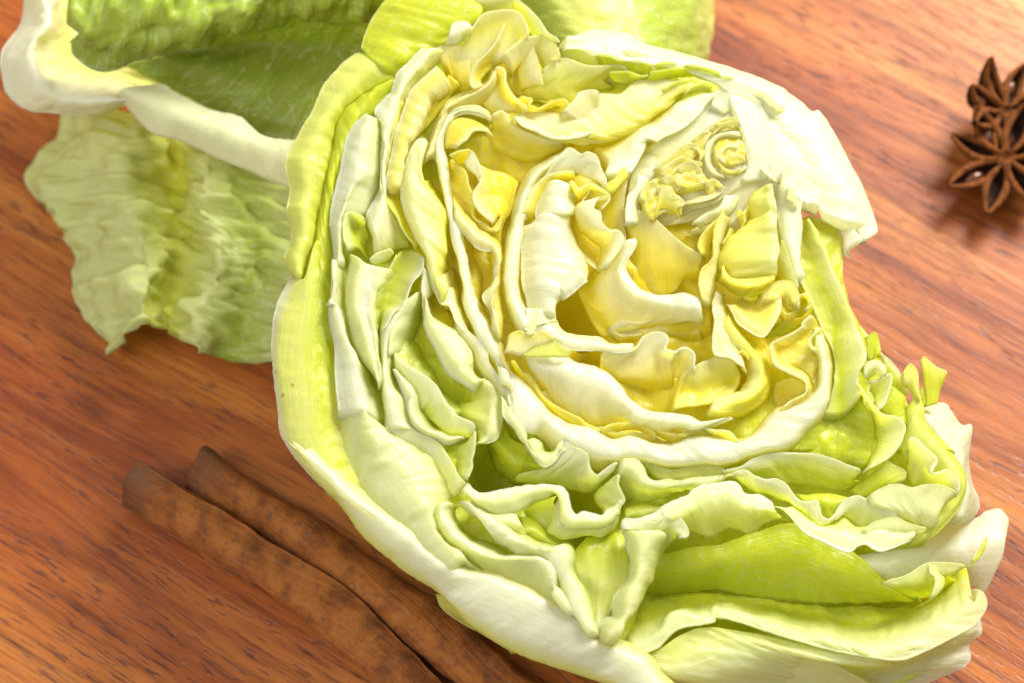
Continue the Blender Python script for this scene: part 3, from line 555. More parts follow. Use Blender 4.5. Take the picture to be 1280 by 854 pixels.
('leaf',0.4,0.1,0.2,[('C',"500,392,555 480,380,556 457,377,559 441,381,561"),
 ('C',"497,382,561 479,371,562 455,367,564 437,371,567"),
 ('L',"496,380,554 479,368,555 454,364,558 435,369,561")]),
('heart_leaf',0.5,0,0.2,[('L',"427,417,563 434,439,565 454,454,564 479,454,561 498,443,557"),
 ('L',"428,404,567 443,421,566 462,431,565 481,430,563 499,423,560"),
 ('C',"430,394,565 448,405,564 465,410,563 484,411,561 498,405,558"),
 ('L',"440,383,558 455,387,557 468,390,556 484,395,554 495,397,553")]),
('heart_leaf',0.5,0,0.3,[('L',"301,369,576 330,399,575 356,425,575 382,441,573 409,464,572 435,487,571 461,501,570 489,501,566"),
 ('Y',"309,352,579 336,378,579 362,401,578 388,420,576 408,443,576 431,465,576 457,478,574 486,480,571"),
 ('L',"322,338,571 345,364,571 368,387,571 391,406,570 404,424,570 415,446,571 434,462,570 454,466,568")]),
('heart_leaf',0.5,0,0.3,[('C',"319,345,573 339,370,573 362,393,573 384,401,571 403,399,568"),
 ('Y',"331,329,574 351,348,574 373,367,573 390,371,571 405,369,569"),
 ('C',"344,315,567 363,327,566 382,335,565 402,340,563 421,348,561")]),
('heart_leaf',0.5,0,0.3,[('C',"267,301,573 279,326,574 297,344,574 316,351,572 335,347,569"),
 ('Y',"272,281,576 286,299,577 302,314,576 321,322,575 344,316,571"),
 ('C',"279,261,573 295,279,573 311,294,572 330,299,570 359,301,567"),
 ('C',"292,249,562 308,264,561 324,272,560 340,270,558 356,267,556")]),
('heart_leaf',0.5,0,0.3,[('C',"405,337,561 421,356,561 440,346,558 453,333,555"),
 ('L',"411,321,563 427,333,562 443,330,560"),
 ('C',"414,311,556 430,317,555 443,323,554")]),
('leaf',0.4,0.3,0.35,[('C',"420,461,584 440,483,583 460,492,582 480,493,580 487,479,577"),
 ('L',"428,460,575 444,478,574 464,484,573 483,477,570"),
 ('Y',"428,455,566 448,468,565 470,468,562 487,475,561")]),
('leaf',0.4,0.3,0.35,[('C',"424,471,584 434,477,584 450,479,582 466,487,581 473,478,579"),
 ('L',"428,471,576 441,472,574 457,475,573 476,475,570"),
 ('Y',"435,469,567 454,472,565 470,473,563")]),
('leaf',0.4,0.3,0.35,[('C',"381,433,586 394,447,585 408,456,585 419,457,583"),
 ('L',"388,431,577 401,445,576 414,451,575"),
 ('Y',"395,428,567 411,441,567 425,451,566")]),
('leaf',0.4,0.3,0.35,[('C',"297,361,589 329,388,587 352,414,587 375,426,586 397,427,583"),
 ('L',"306,359,579 336,386,578 359,408,578 381,417,576 401,423,574"),
 ('Y',"313,357,570 339,377,569 365,399,568 385,408,567 403,416,565")]),
('leaf',0.4,0.3,0.35,[('C',"312,345,585 335,378,586 361,393,584 380,387,581 404,382,578"),
 ('L',"319,345,576 342,372,576 365,388,575 380,384,573 399,380,570"),
 ('Y',"329,345,567 348,363,567 368,382,566 390,373,562")]),
('leaf',0.4,0.3,0.35,[('C',"346,361,583 354,374,583 373,384,582 392,377,579 395,361,577"),
 ('L',"353,359,574 367,367,573 383,368,571 393,362,569"),
 ('Y',"351,350,565 367,351,563 383,356,562 400,365,561")]),
('leaf',0.4,0.3,0.35,[('C',"309,338,585 334,348,583 350,335,580 378,332,576 407,341,573"),
 ('L',"318,329,575 341,331,572 366,329,569 405,337,565"),
 ('Y',"328,317,564 350,317,562 379,322,559 410,334,556")]),
('leaf',0.4,0.3,0.35,[('C',"265,290,585 277,318,587 296,333,586 307,324,584 306,307,582"),
 ('L',"275,288,576 285,313,577 296,324,577 304,311,575"),
 ('Y',"286,281,566 293,297,567 301,305,566 309,310,566")]),
('leaf',0.4,0.3,0.35,[('C',"307,317,583 320,326,582 330,308,579 336,298,577 355,298,575 363,286,573 352,280,574"),
 ('L',"302,294,573 315,301,572 327,292,570 340,286,568 349,276,566"),
 ('Y',"295,245,561 305,274,563 324,279,561 343,273,558 355,257,555")]),
('leaf',0.4,0.3,0.35,[('C',"407,334,573 423,347,572 439,336,569 443,326,567"),
 ('L',"412,328,563 427,336,562 440,333,561"),
 ('Y',"417,321,554 430,322,553 442,330,552")]),
('leaf',0.4,0.3,0.35,[('C',"381,419,584 393,413,582 399,399,580 397,385,579"),
 ('L',"391,428,576 402,418,574 407,405,572"),
 ('Y',"402,437,567 411,427,565 414,417,564")]),
('leaf',0.4,0.3,0.35,[('C',"437,388,574 447,375,572 466,369,569 485,377,568"),
 ('L',"444,383,565 457,371,562 473,369,560"),
 ('Y',"448,377,556 464,368,553 480,372,552")]),
('leaf',1,0.4,0.2,[('W',"266,354,588 261,322,586 242,294,585 237,234,580"),
 ('W',"284,351,581 274,319,579 258,291,578 250,238,574"),
 ('C',"298,355,556 282,326,555 268,298,554 271,252,549")]),
('leaf',0.8,0.2,0.2,[('W',"377,249,555 403,272,554 435,291,552 452,324,553"),
 ('W',"390,252,548 416,272,547 448,288,545 472,328,546"),
 ('C',"398,252,532 430,271,530 463,291,528 490,334,529")]),
('leaf',0.9,0.4,1.4,[('V',"546,340,578 547,309,575 552,279,572 551,248,569 552,214,565 556,187,562 550,160,560 549,133,557"),
 ('P',"533,338,570 531,303,567 537,273,563 529,242,561 521,207,558 520,176,555 522,133,551"),
 ('L',"517,336,552 508,303,549 513,268,545 493,247,546 473,215,545 459,176,543 464,129,537"),
 ('G',"516,343,517 505,315,516 504,284,513 477,254,513 457,219,512 443,173,509 441,139,506")]),
('leaf',0.9,0.4,0.3,[('L',"440,168,544 445,142,541 467,130,537 508,137,533 553,148,529"),
 ('L',"435,128,566 448,109,562 473,102,558 504,102,555 546,122,552"),
 ('L',"437,124,540 463,111,536 494,106,531 520,111,529 539,121,527"),
 ('G',"442,138,494 467,116,489 499,111,485 524,120,482")]),
('leaf',0.9,0.4,0.3,[('V',"564,224,535 571,211,533 582,171,527 593,134,522 595,114,520"),
 ('L',"556,198,523 564,168,519 573,148,516 584,122,512"),
 ('Y',"551,190,505 553,159,502 561,143,499 580,124,495")]),
('leaf',0.9,0.4,0.2,[('C',"444,76,534 455,53,531 466,30,527 488,12,523 517,1,518 535,21,518 555,56,519 560,86,521 553,112,525"),
 ('L',"455,75,533 467,57,530 485,38,526 510,26,521 530,47,521 543,75,522 538,105,526"),
 ('L',"471,88,505 486,80,502 505,80,500 518,91,499 522,111,501"),
 ('G',"481,117,476 496,111,474 512,112,472 522,127,472 526,140,473")]),
('leaf',0.9,0.4,0.3,[('L',"518,76,525 525,100,527 548,124,527 580,130,523 597,102,519 597,82,516 597,68,515"),
 ('L',"550,84,522 563,99,522 573,100,521 581,81,518"),
 ('L',"561,120,497 563,97,495 578,74,490 600,81,488")]),
('leaf',0.7,0.4,0.1,[('C',"596,69,520 596,89,522 607,100,522 617,94,520 617,74,518 607,66,519"),
 ('Y',"605,93,489 607,103,490 612,108,490 616,102,489 615,93,488")]),
('leaf',0.7,0.3,0.1,[('L',"557,74,511 569,60,508 588,66,506 598,72,505"),
 ('L',"558,72,500 570,53,497 586,57,495 596,71,496"),
 ('Y',"553,72,482 572,53,478 594,61,476")]),
('leaf',0.9,0.5,0.4,[('C',"631,60,510 605,39,511 601,27,511 578,11,512 546,-5,514 534,-15,514 534,-38,512 544,-59,509 572,-75,504 596,-87,500 605,-100,497 601,-119,496 572,-137,498 547,-155,499"),
 ('Y',"644,58,481 624,37,481 597,12,482 565,-3,484 555,-17,484 561,-33,482 579,-46,478 603,-57,474 618,-83,470 617,-109,467 594,-133,468"),
 ('L',"649,45,483 632,29,483 620,11,483 612,-6,482 611,-22,481 616,-39,478 621,-71,475 626,-104,471 606,-128,471"),
 ('L',"650,49,472 643,28,470 639,1,468 637,-32,465 635,-65,462 638,-85,460")]),
('leaf',0.8,0.4,0.1,[('C',"644,23,515 628,12,516 614,-5,516 617,-22,514 631,-23,512"),
 ('Y',"644,24,485 634,17,486 627,3,485 633,-3,484"),
 ('Y',"645,18,477 641,11,477 641,4,476")]),
('leaf',0.9,0,0.3,[('L',"543,-85,475 572,-71,473 600,-76,469 608,-98,466"),
 ('Y',"541,-93,463 566,-98,459 590,-110,455"),
 ('Y',"536,-100,448 553,-131,442 572,-124,441")]),
('leaf',0.9,0,0.3,[('Y',"628,94,494 615,69,493 598,58,494 576,60,497"),
 ('G',"636,81,477 609,53,477 583,41,479 552,50,484"),
 ('G',"608,56,458 582,37,460 553,29,462 528,27,465")]),
('leaf',1.2,0,0.4,[('Y',"443,90,501 458,57,496 479,25,490 512,-3,483 530,-32,478 535,-64,474 531,-97,471 514,-131,470 475,-156,472"),
 ('L',"437,39,531 459,7,526 489,-24,519 513,-56,513 515,-88,509 505,-115,508 479,-136,509 448,-151,511 404,-172,514"),
 ('C',"433,13,514 454,-13,509 475,-25,506 496,-56,500 501,-79,497 481,-113,496 453,-122,498 425,-130,501 406,-148,502"),
 ('Y',"426,21,484 447,-4,479 465,-20,476 483,-45,471 486,-68,468 472,-95,467 453,-100,469 428,-108,471 406,-125,472")]),
('leaf',0.8,0.5,0.4,[('C',"428,102,544 417,75,542 415,51,540 418,32,538 412,-12,534 415,-44,531 445,-51,527 466,-64,523 485,-75,519"),
 ('C',"434,98,538 433,55,534 435,15,529 443,-17,525 458,-36,521 473,-52,518 479,-64,516"),
 ('Y',"440,111,515 448,68,509 462,25,503 473,-7,499 481,-23,496 476,-53,494")]),
('leaf',0.8,0.4,0.3,[('L',"447,287,565 440,265,564 425,240,563 421,203,560 417,162,556 394,140,557 387,106,554 392,80,551 401,64,548"),
 ('C',"452,278,554 442,250,552 432,212,549 427,181,547 420,140,544 409,106,541 405,79,539 407,66,538"),
 ('Y',"465,289,522 455,258,520 444,226,518 440,192,515 432,154,512 425,116,509 424,86,506")]),
('leaf',0.7,0.4,0.2,[('L',"475,285,551 484,277,550 490,257,547"),
 ('Y',"477,281,523 480,261,521 481,247,519")]),
('leaf',0.7,0.4,0.2,[('L',"461,243,549 451,223,548 442,206,547"),
 ('Y',"470,250,521 460,228,520 449,211,520")]),
('leaf',0.7,0.4,0.2,[('L',"440,267,554 417,245,555 397,220,554 390,196,553 396,179,550"),
 ('Y',"438,261,526 425,236,525 418,212,523 417,188,521")]),
('leaf',0.7,0.4,0.2,[('L',"501,299,550 488,277,549 484,260,548"),
 ('Y',"513,304,521 506,283,520 502,266,519")]),
('leaf',0.7,0.4,0.2,[('L',"467,-39,520 474,-32,520 483,-41,518 485,-51,517"),
 ('Y',"472,-45,491 479,-38,491 485,-44,490")]),
('leaf',1.8,0,0.3,[('L',"117,428,566 78,405,568 37,374,570 18,341,569 2,297,567 -6,244,562 -11,227,561 -21,155,555 -21,97,549 -8,39,542 14,0,536"),
 ('W',"122,402,606 84,372,607 46,338,608 24,296,607 11,254,604 3,217,601 -10,134,595 -10,75,589 6,24,582 27,-17,575"),
 ('W',"147,393,597 116,380,599 78,357,601 52,328,601 33,285,600 21,226,595 19,203,593 9,137,588 8,79,582 25,34,575 46,6,570"),
 ('Y',"145,369,557 94,373,563 65,343,564 43,293,561 33,247,558 25,241,558 19,158,551 19,99,545 36,59,539 57,37,534")]),
('leaf',1,0.5,0.4,[('W',"109,396,616 125,397,615 147,384,611 166,390,609 179,380,607 186,352,603 197,329,599 193,310,598"),
 ('W',"84,368,607 116,374,604 147,369,599 166,364,596 175,340,593 188,324,590"),
 ('C',"59,334,591 84,351,590 116,355,587 141,353,583 160,344,580 182,339,577 194,322,574")]),
('leaf',0.9,0.4,0.2,[('C',"134,346,602 93,341,606 62,324,608 40,292,607 27,260,606 16,237,605"),
 ('Y',"134,346,589 100,341,592 71,321,594 52,289,593 40,258,591 20,244,592"),
 ('Y',"135,348,567 103,339,570 78,317,571 59,281,570 46,242,567")]),
('leaf',1.2,0.4,0.6,[('C',"74,335,590 59,299,588 49,258,585 52,234,582 22,223,585 19,165,579 22,99,572 31,53,567 34,13,562"),
 ('W',"99,329,611 83,287,609 83,246,605 53,235,607 59,172,600 62,105,593 68,56,587 70,16,583"),
 ('W',"127,321,607 111,282,605 114,248,601 93,238,603 102,174,595 117,125,588 108,71,584 89,50,584 89,17,581"),
 ('C',"128,332,588 131,295,584 134,261,580 122,251,580 131,197,574 155,155,567 156,111,562 124,81,563 97,56,564 91,37,563")]),
('leaf',1,0.4,0.3,[('W',"156,103,577 136,85,577 123,71,577 105,57,578"),
 ('W',"148,114,589 129,97,589 114,82,590 98,68,590"),
 ('W',"136,133,587 117,118,588 102,104,588 83,83,588")]),
('leaf',1,0,0.3,[('C',"131,336,588 128,308,585 116,278,584 119,216,577 137,174,571 168,142,564 183,133,561"),
 ('Y',"135,334,566 138,300,562 126,269,560 129,229,556 147,196,551 178,167,544 190,154,541"),
 ('Y',"147,326,567 147,298,565 135,268,563 138,234,559 163,205,553 188,183,548 200,167,545"),
 ('C',"169,319,592 149,290,591 140,269,590 139,253,589 147,223,585 168,211,581 193,202,577 215,190,573 215,170,571")]),
('leaf',1,0.5,0.4,[('W',"200,282,614 183,279,616 168,252,615 183,243,612 186,221,610 202,204,606 220,205,604 230,190,601 223,171,600 213,154,600 201,136,600 194,124,599"),
 ('C',"142,272,610 140,249,608 149,236,606 162,220,603 180,204,599 199,200,596 211,189,594 204,165,592 192,145,591 182,127,591"),
 ('Y',"132,264,571 138,233,567 150,217,564 169,201,560 184,189,557 184,168,555 174,144,553")]),
('leaf',0.9,0.4,0.3,[('C',"119,318,612 127,316,611 135,303,609 146,302,608 162,314,607 181,305,604 201,290,600 196,275,599 180,258,599"),
 ('L',"125,322,587 134,305,584 150,306,583 172,314,581 188,298,577 178,277,576"),
 ('Y',"128,318,569 134,301,566 147,298,565 163,303,563 172,297,561")]),
('leaf',1.2,0.3,0.3,[('W',"31,45,581 28,6,577 18,-4,577 55,-24,571 89,-36,566 116,-50,561 147,-50,557 184,-48,553 227,-51,548 254,-41,545"),
 ('W',"61,41,582 61,-2,578 61,0,578 92,-22,572 128,-36,566 171,-38,561 214,-42,555 251,-33,552"),
 ('C',"89,50,564 92,14,560 92,19,561 107,-3,557 138,-11,552 175,-14,548 203,-26,543 240,-24,539 255,-21,537")]),
('leaf',1,0.5,0.5,[('W',"184,-50,553 227,-52,548 255,-36,546 270,-14,546 292,-2,545 314,-4,542 320,-19,540 314,-37,539 335,-43,536 347,-34,535"),
 ('C',"184,-51,529 227,-65,522 265,-57,519 293,-45,517 317,-47,513 333,-53,511"),
 ('Y',"185,-62,509 215,-90,502 252,-94,498 283,-92,494 314,-84,491 336,-76,489"),
 ('Y',"203,-41,432 237,-83,424 274,-104,418 312,-116,412 340,-110,409")]),
('leaf',1,0.5,0.4,[('W',"335,-43,536 350,-33,535 367,-37,532 373,-52,530 368,-78,528"),
 ('L',"333,-53,511 348,-48,510 357,-61,507 360,-84,505"),
 ('Y',"333,-80,497 342,-83,495 345,-92,494 341,-138,490")]),
('leaf',1,0.5,0.5,[('C',"368,-66,519 375,-79,517 379,-65,518 405,-51,516 430,-44,514 462,-46,510"),
 ('L',"347,-74,507 362,-86,504 374,-92,502 396,-84,500 421,-69,499 453,-61,496 469,-54,495"),
 ('Y',"334,-108,494 350,-111,492 362,-107,491 381,-109,488 406,-101,486 434,-90,484 453,-82,482 475,-74,480"),
 ('L',"326,-159,501 345,-152,500 373,-147,497 401,-142,494 420,-128,493 438,-121,492 454,-117,490")]),
('leaf',1,0.4,0.5,[('W',"255,213,571 259,193,568 249,169,567 238,151,567 239,128,564 260,96,558 288,82,554 328,84,549 357,88,546 397,74,540"),
 ('W',"237,202,577 233,162,573 220,134,572 229,101,568 253,76,562 284,65,557 321,60,552 355,56,548 396,51,543"),
 ('C',"218,178,557 205,144,555 205,103,551 229,65,544 260,50,539 310,43,532 356,39,526 397,35,521"),
 ('Y',"200,157,536 175,135,537 168,91,534 192,39,526 223,11,519 267,22,515 310,31,511 358,40,506"),
 ('Y',"188,165,520 157,144,521 136,112,521 149,73,515 162,44,511 183,11,505 192,10,504 223,2,499 255,4,496")]),
('leaf',1,0,0.5,[('C',"217,35,534 263,31,528 310,41,523 397,33,512"),
 ('C',"198,18,523 248,14,516 295,37,513 398,36,501"),
 ('Y',"223,-2,506 267,4,502 326,11,495 399,15,487"),
 ('Y',"236,18,425 283,1,418 347,4,411 404,-2,403 426,20,403")]),
('leaf',1,0,0.4,[('Y',"313,53,516 363,67,512 395,78,509 414,90,508"),
 ('Y',"313,19,502 350,15,497 388,24,493 417,35,491"),
 ('Y',"337,22,414 368,17,409 400,12,405 429,17,402")]),
('leaf',1,0.3,0.4,[('C',"232,278,570 270,274,565 302,256,559 339,220,551 370,195,545 401,180,540"),
 ('L',"239,252,553 267,237,548 298,215,542 339,190,535 370,175,529 398,167,525"),
 ('Y',"248,208,536 267,185,531 298,160,525 332,155,520 364,154,517 395,152,513"),
 ('Y',"239,169,514 257,137,509 282,111,503 313,106,499 342,118,497 362,143,497 393,145,493")]),
('leaf',1,0,0.3,[('C',"272,411,561 245,353,558 235,279,552 241,197,543"),
 ('Y',"246,395,555 216,337,553 210,272,547 217,182,537"),
 ('Y',"221,381,545 189,323,543 182,277,539 192,186,529")]),
('leaf',0.8,0.4,0.2,[('Y',"239,364,598 230,357,598 217,336,598 201,322,598 193,308,598"),
 ('L',"245,346,595 233,331,595 216,310,595 198,302,596"),
 ('Y',"242,343,575 230,327,575 214,310,575 203,296,575")]),
('leaf',1,0.5,0.6,[('W',"30,-68,570 104,-66,561 134,-77,556 165,-82,552 198,-101,546 225,-128,540 236,-150,537 270,-168,531 316,-176,525 359,-179,519 389,-193,514 453,-174,508"),
 ('W',"39,-92,576 103,-104,567 152,-118,560 188,-132,554 212,-153,549 236,-177,544 272,-191,538 318,-198,532 358,-203,527 388,-208,523"),
 ('C',"49,-108,553 91,-138,545 137,-158,538 182,-171,531 219,-185,525 258,-199,519 304,-210,513 349,-210,507"),
 ('Y',"58,-123,529 85,-157,523 116,-175,517 146,-189,512 189,-197,506 244,-190,500 280,-201,495 323,-209,489 367,-200,485")]),
('leaf',0.9,0.4,0.3,[('L',"0,-66,558 18,-96,553 38,-103,550 49,-128,546 61,-147,543 91,-167,537 133,-188,530 145,-200,528 182,-214,522 218,-218,517 258,-216,512 303,-226,506"),
 ('Y',"6,-76,544 24,-101,539 40,-126,535 67,-157,529 103,-184,522 140,-204,515 182,-218,509 228,-222,503 274,-223,497 319,-230,491"),
 ('Y',"6,-79,529 18,-107,524 37,-135,519 67,-163,513 104,-190,506 140,-207,500 183,-221,493 228,-225,487")]),
('leaf',0.8,0.3,0.2,[('L',"180,-218,532 202,-204,530 238,-201,526 269,-206,522 284,-214,519 290,-228,517"),
 ('Y',"190,-224,507 215,-210,506 252,-204,502 276,-216,498 285,-228,495")]),
('leaf',0.8,0.3,0.2,[('L',"290,-216,524 311,-220,521 335,-222,518 366,-214,515 385,-203,514 403,-196,512"),
 ('Y',"291,-212,496 315,-224,492 334,-229,489 362,-215,488 387,-201,486 412,-193,484")]),
('leaf',0.8,0.3,0.2,[('L',"323,-221,519 347,-223,516 369,-213,514 388,-205,513"),
 ('Y',"324,-227,495 355,-219,492 386,-208,489 414,-209,486")]),
('leaf',0.8,0.3,0.2,[('C',"388,-205,513 412,-210,510 440,-209,506 457,-230,502"),
 ('Y',"392,-207,488 417,-209,485 441,-217,481 457,-221,479")]),
('leaf',0.8,0.4,0.3,[('L',"-9,-49,611 0,-38,611 18,-32,610 39,-42,606 61,-31,605 86,-46,600"),
 ('C',"-12,-66,605 0,-55,604 24,-57,601 49,-52,599 73,-48,596 86,-44,595"),
 ('C',"-18,-77,600 0,-77,597 18,-80,595 42,-63,594 67,-52,592 87,-41,590")]),
('leaf',0.8,0.4,0.2,[('P',"21,-81,594 45,-63,593 70,-52,591 87,-45,590 103,-63,586 125,-63,584"),
 ('P',"20,-80,590 55,-79,586 106,-76,580 117,-70,579 125,-61,579")]),
('leaf',0.6,0.2,0.1,[('C',"49,25,617 46,0,615 33,-27,613 27,-42,612"),
 ('C',"54,13,615 52,-13,613 45,-33,611 38,-45,611")]),
('leaf',0.9,0.4,0.3,[('C',"-39,417,636 -48,425,638 -67,428,641 -86,421,642 -95,404,642 -117,385,643"),
 ('Y',"-48,437,630 -67,445,633 -92,441,635 -108,426,636 -120,406,635 -127,390,634"),
 ('L',"-64,456,623 -90,463,627 -115,461,630 -134,446,631 -138,421,629 -139,393,626"),
 ('Y',"-74,477,605 -93,484,608 -115,481,611 -134,466,611 -142,434,609 -143,402,606")]),
('leaf',1,0.5,0.3,[('C',"-45,470,622 -20,484,621 -7,462,617 8,447,614 34,437,610 65,425,605 110,418,599"),
 ('Y',"-42,464,596 -26,458,594 2,432,588 34,420,583 66,415,578 101,421,575"),
 ('Y',"-74,454,576 -55,434,572 -30,415,567 8,400,561 40,399,557 59,403,555"),
 ('Y',"-118,491,470 -95,477,466 -63,454,460 -27,438,454 9,409,447 25,417,446")]),
('leaf',0.8,0.4,0.2,[('L',"-127,356,651 -110,367,650 -86,373,648"),
 ('Y',"-120,358,630 -101,366,629 -83,371,627"),
 ('Y',"-108,359,605 -95,366,604 -80,371,603")]),
('leaf',0.8,0.4,0.2,[('W',"-86,368,657 -76,354,655 -67,331,651 -66,307,649"),
 ('C',"-100,343,646 -91,328,644 -76,315,641 -66,302,638")]),
('leaf',0.9,0.4,0.5,[('C',"-67,358,624 -68,324,621 -66,307,619 -79,285,618 -76,262,615 -60,239,611 -38,225,607"),
 ('Y',"-42,360,597 -42,332,594 -42,304,592 -48,283,590 -35,257,586 -26,251,584"),
 ('Y',"-17,359,586 -10,325,582 -17,297,580 -20,276,579 -23,237,575"),
 ('Y',"12,348,567 8,307,563 -4,278,562 -14,246,560")]),
('leaf',0.9,0.4,0.4,[('L',"-130,373,623 -117,353,619 -97,338,615 -93,310,612 -82,287,609 -81,262,606 -79,232,603 -59,220,599 -34,205,595 -23,222,595 -18,256,598"),
 ('Y',"-133,373,606 -124,342,601 -111,316,597 -104,282,593 -94,281,592 -91,237,587 -69,215,582 -47,199,578"),
 ('Y',"-138,360,597 -133,318,593 -126,285,588 -119,274,586 -109,240,582")]),
('leaf',1,0.5,0.5,[('C',"-116,212,615 -102,195,612 -83,172,607 -71,161,605 -53,157,602 -40,158,601 -35,139,598 -40,112,596 -42,85,593 -61,58,593 -46,26,588 -40,-9,584 -27,-38,579"),
 ('C',"-121,249,629 -99,216,624 -71,188,617 -46,176,613 -28,157,609 -23,134,606 -31,104,604 -31,74,601 -40,38,599 -31,6,594 -24,-33,590"),
 ('Y',"-128,303,598 -100,264,591 -69,235,584 -41,213,579 -20,181,573 -19,141,569 -23,93,565 -19,58,560 -18,19,556 -21,-21,553")]),
('leaf',1,0,0.3,[('Y',"-125,254,589 -109,204,582 -99,151,576 -87,105,569 -68,55,562"),
 ('Y',"-88,206,561 -75,162,555 -64,123,550 -65,65,544"),
 ('Y',"-58,246,456 -48,219,453 -45,188,449 -65,156,448")]),
('leaf',1,0,0.3,[('Y',"12,344,574 -1,274,569 -16,248,568 -25,200,564 -22,146,558 -28,92,554"),
 ('Y',"-17,351,563 -20,281,556 -41,255,556 -41,207,551 -41,153,546")]),
('leaf',1.2,0,0.5,[('P',"-156,-371,523 -158,-405,519 -141,-441,514 -114,-471,508 -75,-498,500 -39,-516,494 2,-533,488 32,-549,482 67,-576,475 94,-589,471 127,-609,465"),
 ('V',"-140,-378,559 -149,-408,557 -128,-447,551 -101,-473,545 -60,-492,538 -22,-500,533 20,-499,528 49,-503,524 67,-520,520 78,-550,516 94,-567,512 111,-596,507 126,-608,504"),
 ('W',"-120,-379,556 -134,-401,556 -116,-437,550 -89,-462,545 -54,-483,538 -25,-491,534 14,-491,529 46,-488,526 64,-494,523 79,-510,520 84,-537,516 90,-564,513 111,-593,507 132,-607,503"),
 ('G',"-106,-365,510 -115,-391,508 -96,-418,503 -73,-435,499 -40,-449,493 -10,-460,489 20,-461,485 50,-463,481 74,-471,477 94,-495,473 109,-525,468 118,-555,464 133,-579,460")]),
('leaf',1.2,0,0.4,[('V',"-105,-373,528 -84,-397,523 -63,-408,519 -52,-429,516 -34,-450,511 -7,-464,507 12,-480,503 35,-478,500 61,-482,497 76,-497,494 88,-533,489 93,-579,483 112,-586,480 127,-604,477 150,-639,471"),
 ('W',"-100,-376,557 -78,-400,552 -57,-423,548 -39,-444,543 -16,-455,539 8,-463,536 37,-471,531 64,-479,527 79,-496,524 90,-520,520 105,-550,515 116,-589,510 129,-609,507 155,-643,500"),
 ('V',"-87,-374,553 -69,-395,549 -39,-412,544 -16,-426,539 8,-443,535 32,-458,530 55,-466,527 76,-472,524 94,-463,522 108,-468,520 113,-487,518 113,-509,516 126,-532,512 140,-556,508 150,-587,503 152,-607,501 170,-642,495"),
 ('G',"-61,-357,505 -46,-372,502 -19,-389,497 8,-406,492 32,-418,488 56,-429,484 77,-434,481 98,-433,478 119,-441,475 127,-469,471 130,-490,469 142,-514,465 157,-538,461 165,-569,457 166,-595,454 177,-619,450")]),
('leaf',1,0.3,0.4,[('V',"-87,-379,543 -60,-394,538 -31,-401,534 2,-396,530 14,-405,528"),
 ('V',"-69,-395,549 -39,-418,543 -10,-420,539 23,-427,535"),
 ('P',"-40,-421,511 -16,-435,507 8,-440,504 32,-433,501")]),
('leaf',1,0,0.3,[('G',"14,-387,497 44,-394,492 59,-402,490 71,-417,487 95,-432,483 116,-443,479 127,-455,476"),
 ('G',"20,-424,511 44,-426,508 62,-438,505 79,-449,502 100,-454,499"),
 ('G',"8,-436,493 32,-438,490 56,-446,486 74,-454,483")]),
('leaf',1,0.6,0.4,[('W',"-90,-339,557 -84,-349,555 -63,-365,551 -34,-358,548 -10,-351,546 20,-345,543 65,-339,538 95,-341,535 109,-354,532 114,-374,529 118,-390,527 127,-400,525 142,-392,524 175,-399,519 187,-387,519 208,-375,518 220,-356,518"),
 ('V',"-99,-360,566 -69,-381,560 -34,-382,556 -1,-374,553 32,-363,550 64,-354,547 88,-356,544 100,-372,541 106,-403,537 121,-418,534 141,-413,532 168,-415,528 192,-408,526 214,-382,526"),
 ('V',"-95,-364,545 -60,-390,538 -31,-400,534 -10,-399,531 20,-391,529 44,-373,527 68,-364,525 90,-354,524 94,-386,520 94,-414,517 109,-425,514 142,-421,511 175,-422,507 199,-412,505 218,-380,506")]),
('leaf',1,0,0.4,[('V',"94,-362,532 94,-390,530 94,-418,527 124,-420,523 169,-414,518 199,-407,516 220,-368,517"),
 ('P',"80,-375,509 77,-400,507 71,-425,505 91,-435,502 115,-438,499 142,-429,496 175,-431,492 196,-419,491 215,-393,491"),
 ('G',"77,-369,480 71,-394,478 62,-410,477 89,-421,473 116,-420,470 143,-412,467 176,-411,464 198,-400,462 213,-381,462")]),
('leaf',1,0,0.4,[('G',"89,-348,507 83,-364,506 89,-382,504 95,-404,501"),
 ('G',"50,-359,495 47,-384,493 62,-402,490 80,-423,485"),
 ('G',"20,-372,482 26,-385,480 50,-406,475 68,-424,471")]),
('leaf',1,0.5,0.3,[('V',"212,-307,524 210,-329,522 219,-351,519 223,-363,517 211,-376,517 187,-393,518"),
 ('P',"201,-306,505 191,-331,504 194,-356,501 200,-368,499 182,-379,500"),
 ('G',"183,-318,487 165,-340,487 171,-359,485 182,-371,482")]),
('leaf',0.9,0.5,0.2,[('V',"29,-244,552 35,-272,549 50,-291,545 66,-302,542 86,-289,541 97,-272,541 112,-259,541"),
 ('V',"35,-245,556 45,-268,553 54,-283,550 66,-292,548 80,-282,547 91,-269,547 104,-255,547"),
 ('V',"38,-241,551 55,-256,548 56,-273,546 65,-277,545 83,-269,543 90,-254,544 104,-241,543"),
 ('G',"48,-223,513 66,-235,510 67,-247,508 78,-247,507 96,-230,506")]),
('leaf',0.9,0.5,0.5,[('W',"97,-277,541 94,-257,543 104,-241,543 116,-245,542 122,-258,539 137,-262,537 151,-273,535 154,-295,532 161,-311,530 173,-316,528 194,-299,527 216,-282,526"),
 ('V',"62,-298,533 71,-298,532 98,-287,530 122,-273,528 140,-288,524 152,-312,521 176,-314,517 201,-301,516 214,-287,516"),
 ('P',"14,-303,520 32,-311,517 77,-306,513 110,-304,509 141,-315,504 162,-320,501 183,-310,499 207,-293,498"),
 ('G',"8,-312,497 32,-319,494 87,-316,488 117,-326,483 153,-332,478 174,-323,476 196,-303,476 211,-286,476")]),
('leaf',1,0,0.4,[('G',"-20,-186,517 -2,-223,511 25,-238,507 40,-263,502 65,-277,498"),
